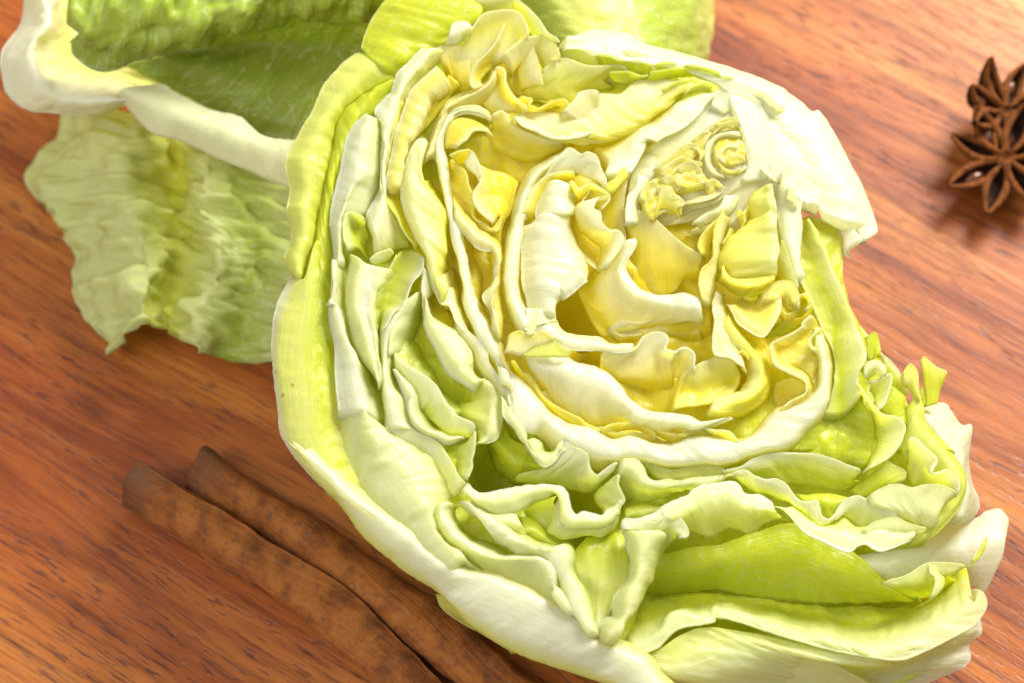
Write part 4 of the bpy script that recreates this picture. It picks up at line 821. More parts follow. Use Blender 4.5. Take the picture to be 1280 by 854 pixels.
 ('G',"-38,-233,511 -20,-254,507 10,-278,501 65,-291,493"),
 ('G',"-54,-199,430 -42,-241,424 -14,-268,418 16,-286,412 66,-280,407")]),
('leaf',1,0.5,0.3,[('V',"-20,-151,567 -19,-185,564 -17,-200,562 4,-225,557 16,-246,553 28,-258,551 40,-280,547 64,-297,543"),
 ('V',"-8,-177,568 4,-201,564 16,-223,561 28,-245,557 34,-266,554 49,-284,551"),
 ('V',"4,-160,540 19,-184,535 31,-200,532 37,-215,530 34,-238,528 43,-256,525 55,-268,523")]),
('leaf',1,0.6,0.5,[('V',"213,-285,526 228,-278,525 249,-277,522 264,-292,519 272,-312,516 287,-320,514 312,-315,511 333,-317,508 363,-309,505 418,-303,499 437,-301,497 458,-291,496"),
 ('V',"214,-304,524 230,-300,522 248,-312,519 260,-327,516 284,-332,513 314,-334,509 351,-325,505 381,-320,502 421,-308,499"),
 ('P',"216,-311,495 231,-317,493 255,-331,489 279,-336,485 310,-332,482 353,-325,478 399,-310,473"),
 ('G',"226,-342,468 250,-350,465 274,-348,462 299,-339,460 330,-328,457 354,-319,455 401,-307,451")]),
('leaf',1,0.4,0.4,[('P',"256,-268,502 289,-279,497 323,-287,493 353,-281,490 396,-274,485 424,-277,481 439,-289,478"),
 ('P',"268,-279,496 280,-294,493 304,-305,489 335,-300,486 353,-298,484 414,-294,477"),
 ('G',"272,-281,473 284,-297,470 306,-305,466 336,-300,463 355,-298,461 416,-292,454")]),
('leaf',1,0.5,0.5,[('W',"286,-385,507 317,-362,506 350,-347,503 360,-336,503 390,-322,501 412,-321,499 442,-315,495 457,-322,493 469,-338,490 496,-337,487 514,-348,484 532,-359,480"),
 ('V',"299,-410,528 323,-393,527 345,-380,526 369,-368,524 403,-357,521 439,-352,517 460,-370,513 487,-372,509 511,-377,506 532,-377,503"),
 ('P',"318,-412,511 354,-398,508 360,-394,507 394,-395,503 433,-390,499 463,-389,496 494,-387,492 524,-382,489 542,-382,487"),
 ('P',"345,-415,462 351,-404,462 375,-415,458 408,-415,454 436,-400,452 454,-402,450 476,-406,447 494,-397,446 516,-380,445 560,-370,441")]),
('leaf',1,0.5,0.4,[('W',"216,-420,517 222,-405,518 252,-401,515 286,-387,512 310,-370,511"),
 ('V',"222,-429,520 234,-430,519 246,-431,517 270,-410,517 291,-407,514 324,-395,512"),
 ('P',"241,-427,485 256,-426,483 277,-419,481 302,-412,479 332,-398,477")]),
('leaf',0.9,0.5,0.4,[('W',"245,-439,532 266,-416,531 287,-417,529 308,-402,528 326,-401,526 341,-414,523 350,-435,520 343,-444,519 331,-439,521"),
 ('P',"245,-446,516 269,-433,514 294,-429,512 312,-422,510 329,-433,507"),
 ('P',"241,-450,486 271,-452,482 295,-448,480 313,-438,479 327,-428,478")]),
('leaf',1,0,0.4,[('G',"224,-386,479 225,-367,481 255,-352,479 273,-352,477 298,-357,473 316,-350,472"),
 ('P',"224,-392,486 242,-379,485 266,-378,483 291,-370,480 312,-360,479"),
 ('G',"228,-389,471 255,-385,468 289,-370,466")]),
('leaf',1.2,0.4,0.5,[('V',"218,-417,502 225,-435,499 226,-457,497 233,-481,494 230,-512,491 222,-530,490 205,-549,490 195,-577,489 196,-597,487 182,-602,488 175,-620,487 168,-640,486"),
 ('V',"249,-432,537 248,-462,534 250,-493,531 247,-523,528 238,-548,527 222,-575,526 219,-603,523 210,-621,523 192,-642,523 180,-661,522"),
 ('V',"297,-425,522 278,-460,521 269,-488,519 265,-519,516 256,-546,515 243,-574,513 234,-601,512 219,-623,511 210,-647,510 189,-664,511"),
 ('P',"337,-420,462 315,-440,463 293,-472,462 284,-509,460 271,-528,460 261,-553,458 250,-578,457 226,-603,457 220,-624,456 203,-645,456")]),
('leaf',1,0,0.5,[('G',"147,-423,470 186,-418,465 226,-401,462"),
 ('G',"119,-472,487 164,-451,484 194,-465,479 236,-463,474"),
 ('P',"122,-507,487 154,-506,483 184,-526,478 232,-520,473"),
 ('P',"145,-552,472 166,-557,469 184,-568,466 201,-568,464"),
 ('V',"153,-604,477 165,-628,474 176,-627,472 189,-602,473")]),
('leaf',1.2,0.3,0.2,[('W',"121,-584,487 132,-600,484 131,-624,482 147,-646,478 182,-658,472 223,-670,466 246,-670,463"),
 ('L',"127,-588,484 138,-608,481 138,-626,479 153,-642,476 185,-653,471 223,-665,465"),
 ('G',"142,-594,468 150,-618,465 162,-633,462 191,-643,457 224,-651,453")]),
('leaf',-1,0,0.5,[('G',"244,-422,390 302,-424,382 371,-406,376 425,-398,370 494,-370,365 574,-345,358 623,-368,349 695,-400,337 729,-424,331 762,-458,324 829,-495,312"),
 ('G',"253,-471,384 370,-456,371 423,-438,366 571,-421,350 668,-452,336 741,-474,325 839,-497,311"),
 ('G',"265,-495,326 372,-485,314 426,-478,308 524,-488,295 623,-494,283 773,-487,266 853,-480,257")]),
('leaf',-1,0.5,0.5,[('V',"236,-666,446 288,-644,442 327,-607,441 398,-591,434 413,-579,434 531,-610,416 649,-639,399 764,-652,384 828,-629,379 893,-595,374 928,-574,372 955,-538,373 953,-509,376 934,-495,379"),
 ('V',"227,-643,438 285,-611,434 324,-571,434 386,-569,426 414,-558,424 518,-587,409 628,-611,393 728,-622,380 807,-594,373 878,-552,369 939,-515,365"),
 ('G',"227,-596,365 276,-555,363 368,-526,355 422,-514,350 518,-530,337 620,-545,323 713,-551,311 803,-527,303 870,-490,299 918,-442,298 945,-421,297"),
 ('G',"224,-571,323 269,-499,325 372,-485,314 426,-478,308 524,-488,295 623,-495,283 722,-495,271 802,-489,262 863,-473,256 901,-441,255 949,-398,253")]),
('leaf',0.9,0.3,0.3,[('V',"749,-492,398 799,-475,394 840,-449,392 884,-446,387 923,-449,381"),
 ('G',"775,-495,379 815,-493,375 855,-481,371 895,-465,368"),
 ('G',"825,-491,304 866,-485,300 892,-469,298 918,-447,297")]),
('leaf',0.8,0.3,0.1,[('V',"844,-449,395 845,-469,393 854,-476,391 853,-498,389 844,-521,388"),
 ('P',"860,-446,386 866,-468,383 875,-475,381 872,-495,379 850,-520,379")]),
('leaf',1,0.3,0.2,[('P',"971,-386,386 950,-415,386 933,-445,385"),
 ('G',"966,-407,381 949,-433,380 923,-454,381")]),
('leaf',-1.6,0.4,0.4,[('W',"756,-685,185 860,-631,178 946,-585,172 953,-543,175 984,-516,174 976,-473,180"),
 ('V',"549,-691,281 716,-644,266 834,-606,255 904,-561,251 931,-527,252 934,-493,255"),
 ('V',"330,-704,416 508,-649,400 684,-658,378 816,-620,366 885,-576,362 895,-543,364"),
 ('P',"237,-662,435 284,-650,431 337,-614,428 399,-597,422 532,-615,404 650,-642,387 765,-652,373")]),
('leaf',-1.6,0,0.4,[('V',"258,-716,277 421,-717,258 585,-703,239 752,-680,222"),
 ('V',"256,-668,336 418,-670,317 580,-680,296 745,-673,277"),
 ('V',"237,-661,435 293,-659,429 336,-638,425 398,-626,419 531,-640,402 650,-656,386")]),
('leaf',-1.8,0.5,0.3,[('W',"872,-53,306 918,-47,301 937,-67,297 955,-95,292 978,-96,289 967,-165,283 969,-223,277 984,-268,271 966,-304,270"),
 ('W',"847,-111,409 879,-135,403 909,-179,395 929,-213,389 937,-258,384 939,-303,379 925,-348,376"),
 ('W',"841,-120,409 855,-159,403 896,-209,394 921,-253,386 918,-298,382 898,-349,379")]),
('leaf',-1.8,0.5,0.3,[('W',"703,-392,284 804,-370,274 861,-345,269 919,-308,266 971,-297,261 1000,-278,259 1029,-273,256 1050,-304,251"),
 ('W',"707,-422,316 796,-412,306 881,-381,299 954,-360,292 1011,-346,287 1034,-351,284"),
 ('W',"740,-445,301 823,-436,292 897,-410,285 953,-402,279 992,-400,275 1024,-387,272"),
 ('W',"778,-446,260 845,-444,252 912,-435,245 957,-438,239 978,-454,235 990,-440,235")]),
('leaf',-1,0.4,0.8,[('P',"611,289,508 601,204,501 607,145,494 627,93,486 647,41,479 667,-4,472 670,-50,467 654,-125,462 637,-155,461"),
 ('G',"622,295,509 627,217,501 646,147,491 671,83,482 678,-4,473 686,-50,467 680,-98,463 680,-150,458"),
 ('V',"624,282,533 657,199,521 684,130,511 710,49,500 733,-25,490 721,-60,487 709,-75,487 716,-121,482")]),
('leaf',1,0.4,0.5,[('G',"624,306,497 666,293,490 699,271,484 701,211,478 698,163,474 707,110,467 730,52,459 746,-6,451"),
 ('G',"625,293,507 657,244,498 677,197,491 688,150,485 700,97,478 722,40,470 739,-14,462"),
 ('W',"625,281,523 653,204,512 680,135,502 706,54,491 733,-22,480")]),
('leaf',-1,0.4,0.4,[('W',"423,-289,490 460,-280,487 494,-257,485 538,-246,481 587,-245,475 618,-243,472 655,-252,466 691,-266,460 715,-270,457"),
 ('P',"445,-286,478 494,-274,473 544,-259,469 594,-253,463 631,-261,458 667,-271,453 704,-279,448"),
 ('G',"461,-283,465 508,-278,460 557,-266,455 595,-267,451 625,-278,446 662,-289,440 702,-284,436"),
 ('G',"497,-278,442 540,-289,436 571,-292,432 608,-293,427 657,-299,421 692,-296,417 718,-272,416")]),
('leaf',0.9,0.6,0.4,[('W',"437,-300,498 468,-289,495 486,-299,492 510,-308,488 534,-304,485 552,-314,482 564,-333,479 578,-348,476 597,-350,473 614,-345,472 619,-358,470 621,-377,468 638,-385,465 654,-372,464 670,-343,465 698,-332,463 716,-339,460 727,-357,457 761,-359,453 790,-362,449"),
 ('V',"453,-299,486 474,-301,483 492,-313,480 516,-318,476 541,-323,473 558,-338,469 570,-353,466 588,-362,463 603,-367,461 611,-383,458 629,-391,455 654,-381,453 680,-357,453 705,-350,450 719,-360,448 746,-371,443 783,-372,439"),
 ('G',"464,-301,459 482,-319,455 512,-324,451 537,-332,447 567,-340,443 591,-364,438 615,-376,433 642,-380,430 667,-358,429 682,-370,426 711,-391,420 765,-372,416")]),
('leaf',1,0,0.3,[('G',"574,-317,444 599,-319,441 630,-315,438 661,-316,434 691,-321,430"),
 ('G',"590,-340,451 621,-336,448 646,-341,445 668,-337,442"),
 ('G',"625,-361,430 643,-366,427 662,-353,426")]),
('leaf',1,0.6,0.4,[('W',"526,-356,481 550,-371,477 570,-395,472 591,-416,468 620,-428,463 659,-445,456 679,-448,454 693,-436,453 711,-432,452 742,-444,447 808,-416,441"),
 ('V',"550,-358,478 574,-379,473 604,-396,468 637,-407,463 670,-412,458 694,-414,455 728,-401,453 776,-411,446 820,-400,442"),
 ('P',"563,-345,454 586,-363,450 613,-379,445 644,-382,441 672,-368,439 696,-382,434 720,-382,432 763,-377,427 809,-381,421")]),
('leaf',0.9,0.4,0.3,[('V',"702,-408,460 728,-387,459 759,-376,456 778,-375,454 798,-385,451 838,-396,445"),
 ('V',"709,-414,454 740,-403,451 771,-399,448 804,-400,443 835,-397,440"),
 ('V',"723,-422,431 760,-426,426 791,-421,423 817,-401,422 842,-391,420")]),
('leaf',1,0.5,0.5,[('V',"718,-338,470 743,-318,469 778,-307,466 808,-312,462 840,-305,459 874,-305,455 898,-315,451 904,-321,449"),
 ('V',"724,-353,463 755,-342,460 789,-331,457 817,-329,454 842,-325,451 867,-333,448 885,-336,445"),
 ('V',"761,-357,453 792,-360,449 810,-366,446 835,-358,444 853,-363,441 869,-356,440"),
 ('V',"782,-365,430 812,-375,425 836,-383,421 855,-377,420 865,-364,420")]),
('leaf',0.9,0.5,0.3,[('W',"813,-203,472 842,-227,466 864,-250,461 853,-269,461 852,-281,460 866,-280,458 885,-272,457 901,-286,453 907,-302,451 901,-321,450"),
 ('P',"815,-215,437 833,-243,432 851,-265,428 862,-277,425 881,-286,422 892,-295,420"),
 ('G',"809,-249,415 813,-271,413 824,-287,410 852,-287,406 884,-287,402")]),
('leaf',-1.1,0.4,0.3,[('G',"830,-118,433 848,-137,429 871,-171,423 898,-199,417 918,-231,412 930,-256,408 931,-285,405 921,-317,403 897,-353,402 863,-387,403 832,-411,404"),
 ('P',"821,-143,443 838,-175,438 861,-203,433 887,-234,426 904,-259,422 921,-290,417 910,-319,415 883,-349,415 849,-382,416 810,-417,417"),
 ('G',"794,-203,425 805,-235,421 835,-249,416 866,-264,411 896,-278,406 901,-301,403 877,-327,403 844,-361,404 807,-407,404")]),
('leaf',1,0.3,0.3,[('P',"765,-239,437 783,-250,433 805,-262,430 802,-282,428"),
 ('G',"740,-264,433 754,-282,430 775,-291,426"),
 ('G',"690,-298,421 708,-314,417 739,-306,414 771,-291,412")]),
('leaf',1,0.5,0.3,[('V',"709,-82,487 717,-104,484 746,-145,476 761,-157,473 792,-160,469 804,-178,466 796,-204,464 781,-227,464 755,-251,464 716,-272,467"),
 ('P',"717,-98,464 734,-124,460 752,-152,455 772,-174,450 767,-197,448 746,-233,447 726,-257,447"),
 ('G',"717,-76,447 731,-109,442 748,-153,436 750,-176,433 747,-202,431 726,-245,429")]),
('leaf',-1,0,0.9,[('G',"673,4,468 662,-86,460 644,-136,458 633,-150,458 600,-197,457 564,-233,458"),
 ('G',"691,5,451 686,-94,442 660,-155,439 645,-201,436 619,-225,437"),
 ('G',"708,10,442 712,-89,431 699,-149,427 696,-202,422 681,-244,420"),
 ('G',"716,-12,450 729,-107,439 747,-158,432 745,-201,428 723,-252,425")]),
('leaf',0.9,0.3,0.3,[('G',"740,35,448 754,47,448 765,46,446 771,13,442 770,-7,440"),
 ('G',"741,15,446 752,22,445 761,16,444 763,-4,441"),
 ('G',"743,-13,439 751,-16,438 760,-16,437")]),
('leaf',0.9,0.3,0.3,[('W',"770,1,445 791,-17,441 811,-46,435 826,-85,430"),
 ('G',"775,-22,442 789,-41,438 807,-66,434 818,-87,430"),
 ('G',"771,-33,437 785,-66,433 800,-82,429 813,-89,427")]),
('leaf',0.9,0.4,0.3,[('V',"725,-68,486 731,-45,488 752,-36,486 770,-49,483 772,-69,481"),
 ('V',"730,-74,485 738,-57,486 751,-50,485 762,-59,483 763,-72,481"),
 ('V',"738,-69,461 745,-59,461 758,-55,460 763,-68,458")]),
('leaf',0.9,0.4,0.3,[('W',"740,-79,473 761,-74,471 783,-61,470 779,-90,468 764,-127,466 749,-141,466"),
 ('P',"744,-80,455 760,-79,453 769,-82,452 761,-106,450 751,-123,450"),
 ('G',"741,-87,447 747,-96,445 750,-113,444")]),
('leaf',0.9,0,0.3,[('G',"787,-71,443 805,-87,440 816,-99,437 812,-122,435 815,-158,431"),
 ('G',"779,-95,442 787,-114,439 789,-140,436 800,-159,433"),
 ('G',"756,-125,434 768,-134,432 784,-140,429 795,-156,426")]),
('leaf',0.9,0.4,0.2,[('L',"809,-57,457 826,-31,458 842,-45,454 842,-82,451 843,-111,448"),
 ('P',"813,-72,451 827,-64,451 832,-77,449 838,-100,446"),
 ('G',"821,-76,439 830,-88,436 835,-105,434 844,-117,432")]),
('leaf',0.9,0.4,0.3,[('P',"853,-23,444 860,-7,445 881,-26,440 909,-39,436"),
 ('G',"855,-41,438 871,-46,436 883,-56,433 902,-55,431"),
 ('G',"859,-87,425 869,-86,424 879,-79,424 894,-75,422"),
 ('G',"859,-111,419 872,-107,418 883,-103,417 886,-102,417")]),
('leaf',0.9,0.2,0.3,[('G',"845,-79,432 854,-72,431 857,-88,429 858,-112,427"),
 ('G',"846,-96,430 851,-95,429 853,-115,427")]),
('leaf',0.9,0,0.3,[('G',"845,-86,439 853,-115,435 857,-154,430 892,-195,422 916,-213,417"),
 ('P',"832,-100,439 833,-139,435 846,-178,429 878,-215,422"),
 ('G',"818,-117,431 814,-156,428 802,-190,426 791,-216,424")]),
]
REAR = [
('leaf',1.6,0.6,0.6,[('W',"-1122,992,340 -1127,900,340 -1159,834,340 -1159,761,340 -1136,704,340 -1086,668,340 -1017,658,340 -929,656,340 -857,680,340 -831,692,340"),
 ('W',"-1059,949,400 -1055,859,400 -1082,802,400 -1079,753,400 -1051,697,400 -1009,674,400 -940,658,400 -874,658,400 -827,666,400"),
 ('C',"-1055,1020,300 -1054,927,300 -1076,861,300 -1071,803,300 -1000,779,300 -909,763,300 -840,746,300 -784,738,300"),
 ('P',"-1058,1119,160 -1050,989,160 -1034,921,160 -997,896,160 -910,879,160 -823,845,160 -779,812,160")]),
('leaf',1.3,0.5,0.4,[('T',"-796,705,400 -726,658,400 -671,630,400 -604,610,400 -548,560,400 -485,548,400 -461,540,400"),
 ('T',"-872,676,420 -761,613,420 -666,574,420 -565,528,420 -457,482,420"),
 ('T',"-884,671,380 -804,584,380 -736,560,380 -667,522,380 -566,475,380 -458,422,380")]),
('leaf',1.1,0.3,2.6,[('S',"-1073,855,40 -1108,760,40 -1151,674,40 -1133,621,40 -1059,537,40 -1027,462,40 -999,322,40 -952,263,40 -910,213,40"),
 ('S',"-990,819,120 -1024,665,120 -1016,574,120 -963,469,120 -924,381,120 -904,294,120 -880,222,120 -872,194,120"),
 ('S',"-864,759,190 -899,622,190 -886,532,190 -841,429,190 -823,357,190 -823,271,190 -819,207,190"),
 ('G',"-795,780,120 -787,642,120 -782,566,120 -762,454,120 -783,381,120 -785,308,120 -773,222,120"),
 ('S',"-701,701,210 -700,565,210 -695,476,210 -659,403,210 -672,303,210 -699,218,210 -694,144,210"),
 ('M',"-615,686,160 -621,557,160 -592,483,160 -575,395,160 -601,287,160 -610,216,160 -625,142,160"),
 ('S',"-453,616,200 -454,482,200 -456,373,200 -471,265,200 -481,195,200 -502,101,200")]),
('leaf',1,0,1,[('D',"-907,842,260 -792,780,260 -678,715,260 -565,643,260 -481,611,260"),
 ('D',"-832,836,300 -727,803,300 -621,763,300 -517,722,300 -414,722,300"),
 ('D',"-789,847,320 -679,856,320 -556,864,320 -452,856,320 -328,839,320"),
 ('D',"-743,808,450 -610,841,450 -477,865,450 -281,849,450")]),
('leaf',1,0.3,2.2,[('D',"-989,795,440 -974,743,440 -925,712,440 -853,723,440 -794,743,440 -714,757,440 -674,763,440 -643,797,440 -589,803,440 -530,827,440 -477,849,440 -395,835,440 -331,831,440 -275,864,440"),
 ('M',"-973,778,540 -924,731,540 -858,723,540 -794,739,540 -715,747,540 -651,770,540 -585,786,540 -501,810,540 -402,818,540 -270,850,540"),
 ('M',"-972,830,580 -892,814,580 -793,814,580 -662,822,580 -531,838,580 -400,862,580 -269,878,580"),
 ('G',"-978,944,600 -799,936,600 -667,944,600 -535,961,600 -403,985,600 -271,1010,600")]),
('leaf',1.2,0,0.8,[('D',"-264,1154,300 -93,927,300 -37,839,300"),
 ('M',"0,1022,480 36,825,480 88,677,480"),
 ('P',"143,963,560 166,770,560 190,603,560"),
 ('M',"288,993,520 304,798,520 305,630,520"),
 ('M',"410,1110,360 413,930,360 397,713,360"),
 ('P',"500,1287,120 485,1098,120 460,846,120"),
 ('P',"488,1346,40 471,1153,40 447,898,40")]),
('leaf',1,0.4,0.4,[('V',"-113,795,620 -70,800,620 0,791,620"),
 ('V',"-90,766,620 -43,770,620 5,774,620"),
 ('P',"-70,756,580 -35,764,580 9,764,580")]),
('leaf',1,0.5,0.3,[('V',"1,746,660 30,723,660 56,692,660 71,661,660 84,647,660 100,638,660"),
 ('P',"1,748,640 24,721,640 40,694,640 56,667,640 81,651,640"),
 ('P',"8,774,580 21,743,580 34,719,580 50,700,580 73,684,580")]),
('leaf',1.2,0,0.8,[('T',"-1124,1167,130 -1107,1010,130 -1080,899,130 -997,848,130 -889,823,130"),
 ('P',"-1025,1174,120 -978,1034,120 -935,948,120 -844,863,120 -755,804,120"),
 ('M',"-936,1079,180 -813,950,180 -672,824,180 -562,717,180 -455,660,180")]),
]
HULL = "-486,-45,506 -470,-166,492 -435,-243,480 -392,-299,469 -336,-353,457 -303,-402,448 -254,-443,438 -205,-480,429 -144,-517,418 -88,-570,406 24,-635,386 191,-685,361 421,-701,259 669,-683,231 855,-634,214 886,-533,220 901,-447,227 906,-360,235 880,-239,250 872,-97,266 831,-24,350 784,63,364 699,168,385 637,257,401 596,311,412 581,385,421 602,453,425 667,515,424 652,582,432 565,645,449 425,713,472 247,749,497 106,739,513 -35,767,533 -140,759,545 -244,692,551 -364,625,558 -412,507,552 -458,353,542 -465,169,525"
ANISE = [(0.1163, 0.0699, 0.0075), (0.1174, 0.0833, 0.007)]
STICK_A = [(-0.0826, -0.0126, 0.006), (-0.0701, -0.0211, 0.0062), (-0.0574, -0.0298, 0.0062), (-0.044, -0.0386, 0.006), (-0.0343, -0.0464, 0.0058), (-0.0238, -0.0571, 0.0056), (-0.0135, -0.0694, 0.0054)]
STICK_B = [(-0.0695, -0.0089, 0.0055), (-0.0599, -0.016, 0.0058), (-0.0472, -0.0248, 0.006), (-0.0329, -0.0357, 0.0065), (-0.0188, -0.0468, 0.0068), (-0.0051, -0.0585, 0.007), (0.0084, -0.0708, 0.007)]
HEART_XY = (0.0268, 0.0175)
PITS = [(0.0130, 0.0071, 0.0065, 0.016), (0.0157, -0.0039, 0.004, 0.014), (-0.0029, -0.0268, 0.006, 0.016), (0.0145, -0.0338, 0.006, 0.015), (0.0136, -0.0435, 0.005, 0.01), (0.0481, -0.0059, 0.0035, 0.012), (0.0351, 0.0108, 0.003, 0.006), (0.0652, -0.0343, 0.008, 0.004), (0.0466, -0.0478, 0.016, 0.012), (0.0644, -0.0503, 0.016, 0.012), (0.0789, -0.0538, 0.014, 0.014), (0.0303, -0.0510, 0.01, 0.01), (0.0785, -0.0337, 0.01, 0.006), (-0.0076, 0.0340, 0.004, 0.005)]
FOCUS = 0.4849


def build_bowl(parent, mat):                             # the rounded outer leaf that carries the cut half
    H = np.array([[float(v) for v in p.split(',')] for p in HULL.split()]) * 1e-4
    T = np.linspace(0, len(H), 260, endpoint=False); H2 = np.vstack([H, H[:1]])
    ring = catmull(H2, T); cen = np.array([ring[:, 0].mean(), ring[:, 1].mean(), 0])
    # smooth the ring
    for _ in range(6): ring = (np.roll(ring, 1, 0) + ring * 2 + np.roll(ring, -1, 0)) / 4
    ns = 22; verts = []; cols = []; N = len(ring)
    for j in range(ns):
        t = j / (ns - 1); f = math.cos(t * math.pi / 2) ** 0.62 if t < 1 else 0.02
        f = 0.985 * (0.04 + 0.96 * f) ; zf = (1 - math.sin(t * math.pi / 2)) ** 0.9
        p = cen + (ring - cen) * [f, f, 0]; p[:, 2] = 0.0012 + (ring[:, 2] - 0.0012) * zf
        ang = np.linspace(0, 2 * math.pi, N, endpoint=False)
        w = 1 + 0.012 * np.sin(ang * 9 + j * 0.2) * math.sin(t * math.pi)
        p[:, :2] = cen[:2] + (p[:, :2] - cen[:2]) * w[:, None]
        verts.append(p)
    V = np.concatenate(verts) - np.array(parent.location); faces = []
    for j in range(ns - 1):
        for i in range(N): a = j * N + i; b = j * N + (i + 1) % N; faces.append((a, b, b + N, a + N))
    faces.append(tuple((ns - 1) * N + i for i in range(N)))
    o = mesh_object('outer_leaf', V, faces, mat, parent)
    at = o.data.attributes.new('tissue', 'FLOAT_COLOR', 'POINT')
    k = np.array([COL['P'] + (1,)] * len(V)); at.data.foreach_set('color', k.ravel())
    uvl = o.data.uv_layers.new(name='leaf_uv'); q = np.array([l.vertex_index for l in o.data.loops])
    uvl.data.foreach_set('uv', np.stack([(q % N) * 1.6, (q // N) * 2.5], 1).ravel())
    m = o.modifiers.new('thickness', 'SOLIDIFY'); m.thickness = 0.0012; m.offset = 1
    return o, cen

cut = empty('lettuce_half', (0, 0, 0), 'halved iceberg lettuce lying cut face up in front, yellow heart and white core', 'lettuce')
_, bowl_c = build_bowl(cut, LEAF)
# crumpled leaf sheet added below the gaps, kept shallow to brighten them
def inner_floor(parent):
    nx, ny = 230, 200; c = HEART_XY
    X, Y = np.meshgrid(np.linspace(-1, 1, nx), np.linspace(-1, 1, ny))
    # square grid squeezed onto the outline of the half
    H = np.array([[float(v) for v in p.split(',')] for p in HULL.split()]) * 1e-4
    cen = np.array([H[:, 0].mean(), H[:, 1].mean()]); ang = np.arctan2(H[:, 1] - cen[1], H[:, 0] - cen[0]); rad = np.hypot(H[:, 0] - cen[0], H[:, 1] - cen[1])
    o = np.argsort(ang); ang = np.r_[ang[o] - 2 * math.pi, ang[o], ang[o] + 2 * math.pi]; rad = np.tile(rad[o], 3)
    r = np.maximum(np.abs(X), np.abs(Y)); a = np.arctan2(Y, X); R_ = np.interp(a, ang, rad)
    x = cen[0] + np.cos(a) * r * R_ * 0.93; y = cen[1] + np.sin(a) * r * R_ * 0.93
    d = -0.0058 + 0.0010 * vnoise(x / 0.004, y / 0.009, 3) + 0.0010 * vnoise(x / 0.010, y / 0.005, 4) + 0.0005 * vnoise(x / 0.002, y / 0.002, 5) - 0.004 * np.clip((r - 0.8) / 0.2, 0, 1)
    for hx, hy, hr, hd in PITS: d = d - hd * np.exp(-(((x - hx) ** 2 + (y - hy) ** 2) / hr ** 2) ** 2)
    z = FACE[0] + FACE[1] * x + FACE[2] * y + d
    V = np.stack([x, y, z], 2).reshape(-1, 3); F = [(j * nx + i, j * nx + i + 1, (j + 1) * nx + i + 1, (j + 1) * nx + i) for j in range(ny - 1) for i in range(nx - 1)]
    ob = mesh_object('inner_leaf_fill', V, F, LEAF, parent); me = ob.data
    dist = np.hypot(x - c[0], y - c[1]); t = np.clip((dist - 0.034) / 0.014 + 0.5 * vnoise(x / 0.012, y / 0.012, 9), 0, 1)[..., None]
    K = np.array(COL['Y']) * (1 - t) + np.array(COL['G']) * t; K = np.concatenate([K.reshape(-1, 3), np.ones((nx * ny, 1))], 1)
    at = me.attributes.new('tissue', 'FLOAT_COLOR', 'POINT'); at.data.foreach_set('color', K.ravel().astype(np.float32))
    uvl = me.uv_layers.new(name='leaf_uv'); q = np.array([l.vertex_index for l in me.loops])
    uvl.data.foreach_set('uv', (V[q, :2] * 1e3).ravel())
    m = ob.modifiers.new('thickness', 'SOLIDIFY'); m.thickness = 0.0008; m.offset = -1
inner_floor(cut)
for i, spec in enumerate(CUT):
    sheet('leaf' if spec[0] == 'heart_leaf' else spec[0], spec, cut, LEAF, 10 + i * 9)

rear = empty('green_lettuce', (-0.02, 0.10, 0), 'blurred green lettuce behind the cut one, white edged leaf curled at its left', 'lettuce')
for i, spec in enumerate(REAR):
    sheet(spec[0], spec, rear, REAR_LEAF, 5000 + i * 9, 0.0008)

# ------------------------------------------------------------------ cinnamon sticks
def quill(name, path, rad, label, seed, turn):
    root = empty(name, (path[0][0], path[0][1], 0), label, 'cinnamon', 'cinnamon sticks')
    P = np.array(path); C, ln = resample(P, 110)
    tan = np.gradient(C, axis=0); tan /= np.linalg.norm(tan, axis=1, keepdims=True)
    side = np.cross(tan, [0, 0, 1]); side /= np.linalg.norm(side, axis=1, keepdims=True); nrm = np.cross(side, tan)
    # cross-section: bark rolled up one and a half turns
    turns = 1.55; K = 64; verts = []; uv = []
    for j in range(len(C)):
        u = j / (len(C) - 1)
        rr = rad[0] + (rad[1] - rad[0]) * u
        end = 0.0009 * vnoise(np.array([seed * 1.0]), np.array([j * .3]), seed)[0]
        for side_ in (0, 1):
            for i in range(K + 1):
                a = i / K * turns * 2 * math.pi + turn + u * 0.3
                r = rr * (0.52 + 0.48 * (i / K) ** 0.5) - side_ * 0.0008
                r += max(0, i / K - 0.93) * 0.012 * min(1, u * 2.5) * (turn > 3)
                r += 0.00035 * math.sin(a * 3 + u * 6 + seed) + 0.0004 * math.sin(u * 19 + seed) + 0.0003 * float(vnoise(np.array([a * 1.3]), np.array([u * 22]), seed + 3)[0])
                shift = (0.0008 * math.sin(a + seed) + 0.00025 * math.sin(a * 5)) * (1 if j == 0 else 0)
                p = C[j] + side[j] * math.cos(a) * r + nrm[j] * math.sin(a) * r + tan[j] * shift
                p[2] = max(p[2], 0.0003)
                verts.append(p - np.array([path[0][0], path[0][1], 0])); uv.append((u * ln * 1e3, a * rr * 1e3))
    W_ = 2 * (K + 1); faces = []
    for j in range(len(C) - 1):
        for i in range(K):
            a = j * W_ + i; faces.append((a, a + 1, a + 1 + W_, a + W_))
            b = a + K + 1; faces.append((b, b + W_, b + W_ + 1, b + 1))
        for i in (0, K):
            a = j * W_ + i; faces.append((a, a + W_, a + W_ + K + 1, a + K + 1))
    for j in (0, len(C) - 1):
        for i in range(K): a = j * W_ + i; faces.append((a, a + K + 1, a + K + 2, a + 1))
    o = mesh_object('bark', verts, faces, BARK, root)
    uvl = o.data.uv_layers.new(name='leaf_uv'); q = np.array([l.vertex_index for l in o.data.loops])
    uvl.data.foreach_set('uv', np.array(uv)[q].ravel())
    return root
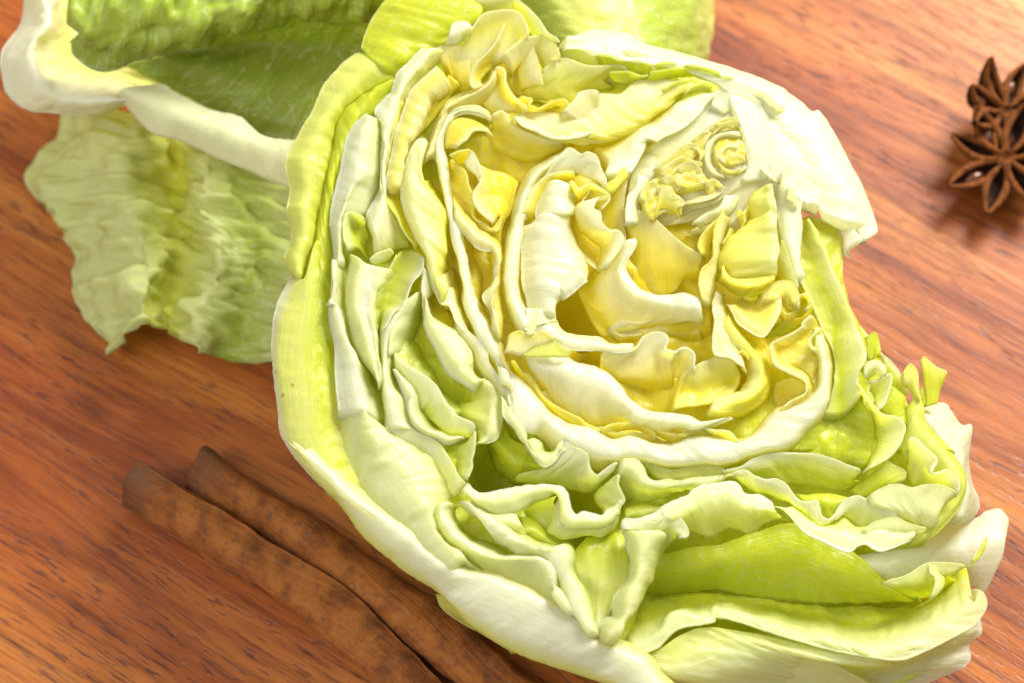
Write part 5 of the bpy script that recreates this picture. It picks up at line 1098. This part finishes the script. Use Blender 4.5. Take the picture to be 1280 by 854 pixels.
quill('cinnamon_stick', STICK_A, (0.0060, 0.0052), 'front cinnamon stick with a grey broken end, nearest the lower left corner', 3, 4.95)
quill('cinnamon_stick', STICK_B, (0.0052, 0.0066), 'cinnamon stick lying behind the other one, closer to the cut lettuce, in its shade', 8, 1.25)

# ------------------------------------------------------------------ star anise
def star(loc, tilt, rot, R, label, seed):
    root = empty('star_anise', loc, label, 'star anise', 'star anise pods'); root.rotation_euler = (tilt[0], tilt[1], rot)
    r = random.Random(seed)
    for k in range(8):
        a = k * math.pi / 4 + r.uniform(-0.08, 0.08); L_ = R * r.uniform(0.86, 1.05); wd = R * r.uniform(0.15, 0.19); dp = R * 0.34
        # boat: outline halves at top, keel below
        n = 18; top_l, top_r, keel = [], [], []
        for i in range(n):
            t = i / (n - 1); x = 0.10 * R + t * (L_ - 0.10 * R)
            w = wd * (math.sin(math.pi * min(t * 1.02, 1)) ** 0.75) * (1 - 0.25 * t) + 0.0002
            z = 0.0006 * math.sin(t * 5 + k) + (t ** 3) * 0.0022
            d = dp * (math.sin(math.pi * (t * 0.85 + 0.12)) ** 0.8)
            top_l.append((x, w, z)); top_r.append((x, -w, z)); keel.append((x, 0, z - d))
        def rot_(p): return (p[0] * math.cos(a) - p[1] * math.sin(a), p[0] * math.sin(a) + p[1] * math.cos(a), p[2])
        # wall with thickness: outer sweep then inner sweep
        V, F = [], []; m = 9
        for i in range(n):
            for lay in (0, 1):
                for j in range(m):
                    s = j / (m - 1) * 2 - 1; w = top_l[i][1] * (1.0 if lay == 0 else 0.72); dz = (top_l[i][2] - keel[i][2]) * (1.0 if lay == 0 else 0.6)
                    V.append(rot_((top_l[i][0], s * w if lay == 0 else s * w, top_l[i][2] - dz * (1 - abs(s) ** 2.2) + (0 if lay == 0 else 0.0))))
        for i in range(n - 1):
            for lay in (0, 1):
                for j in range(m - 1):
                    q = (i * 2 + lay) * m + j; f = (q, q + 1, q + 1 + 2 * m, q + 2 * m); F.append(f if lay else f[::-1])
        pod = mesh_object('pod', V, F, POD, root)
        # rims: two lighter lips along the open seam
        RV, RF = [], []
        for sgn in (1, -1):
            b0 = len(RV)
            for i in range(n):
                c = (top_l[i][0], sgn * top_l[i][1] * 0.86, top_l[i][2] + 0.0002)
                for q in range(6):
                    an = q * math.pi / 3; rad = 0.00085 * (R / 0.015) * (0.6 + 0.5 * math.sin(math.pi * i / (n - 1)))
                    RV.append(rot_((c[0], c[1] + math.cos(an) * rad, c[2] + math.sin(an) * rad)))
            for i in range(n - 1):
                for q in range(6): u = b0 + i * 6 + q; v = b0 + i * 6 + (q + 1) % 6; RF.append((u, v, v + 6, u + 6))
        rim = mesh_object('rim', RV, RF, POD_RIM, pod)
        if r.random() < 0.6:
            SV, SF = [], []
            for i in range(9):
                for q in range(10):
                    ph = math.pi * i / 8; an = 2 * math.pi * q / 10
                    SV.append(rot_((0.55 * L_ + math.cos(ph) * R * 0.17, math.sin(ph) * math.cos(an) * wd * 0.5, -dp * 0.30 + math.sin(ph) * math.sin(an) * wd * 0.5)))
            for i in range(8):
                for q in range(10): u = i * 10 + q; v = i * 10 + (q + 1) % 10; SF.append((u, v, v + 10, u + 10))
            mesh_object('seed', SV, SF, SEED, pod)
    CV, CF = [], []
    for i in range(6):
        for q in range(12):
            rr = 0.13 * R * math.cos(i / 5 * math.pi / 2) + 0.0001; an = q * math.pi / 6
            CV.append((rr * math.cos(an), rr * math.sin(an), 0.0004 - 0.001 * (rr / (0.13 * R)) + (0.0008 if i < 4 else 0)))
    for i in range(5):
        for q in range(12): u = i * 12 + q; v = i * 12 + (q + 1) % 12; CF.append((u, v, v + 12, u + 12))
    mesh_object('hub', CV, CF, POD_RIM, root)
    return root
star(ANISE[0], (0.12, -0.10), 0.44, 0.0158, 'front star anise near the right edge, open pods facing up', 4)
star((ANISE[1][0], ANISE[1][1], 0.0070), (0.50, 0.30), 0.6, 0.0138, 'dark star anise lying half hidden behind the other star, tipped on its side', 9)
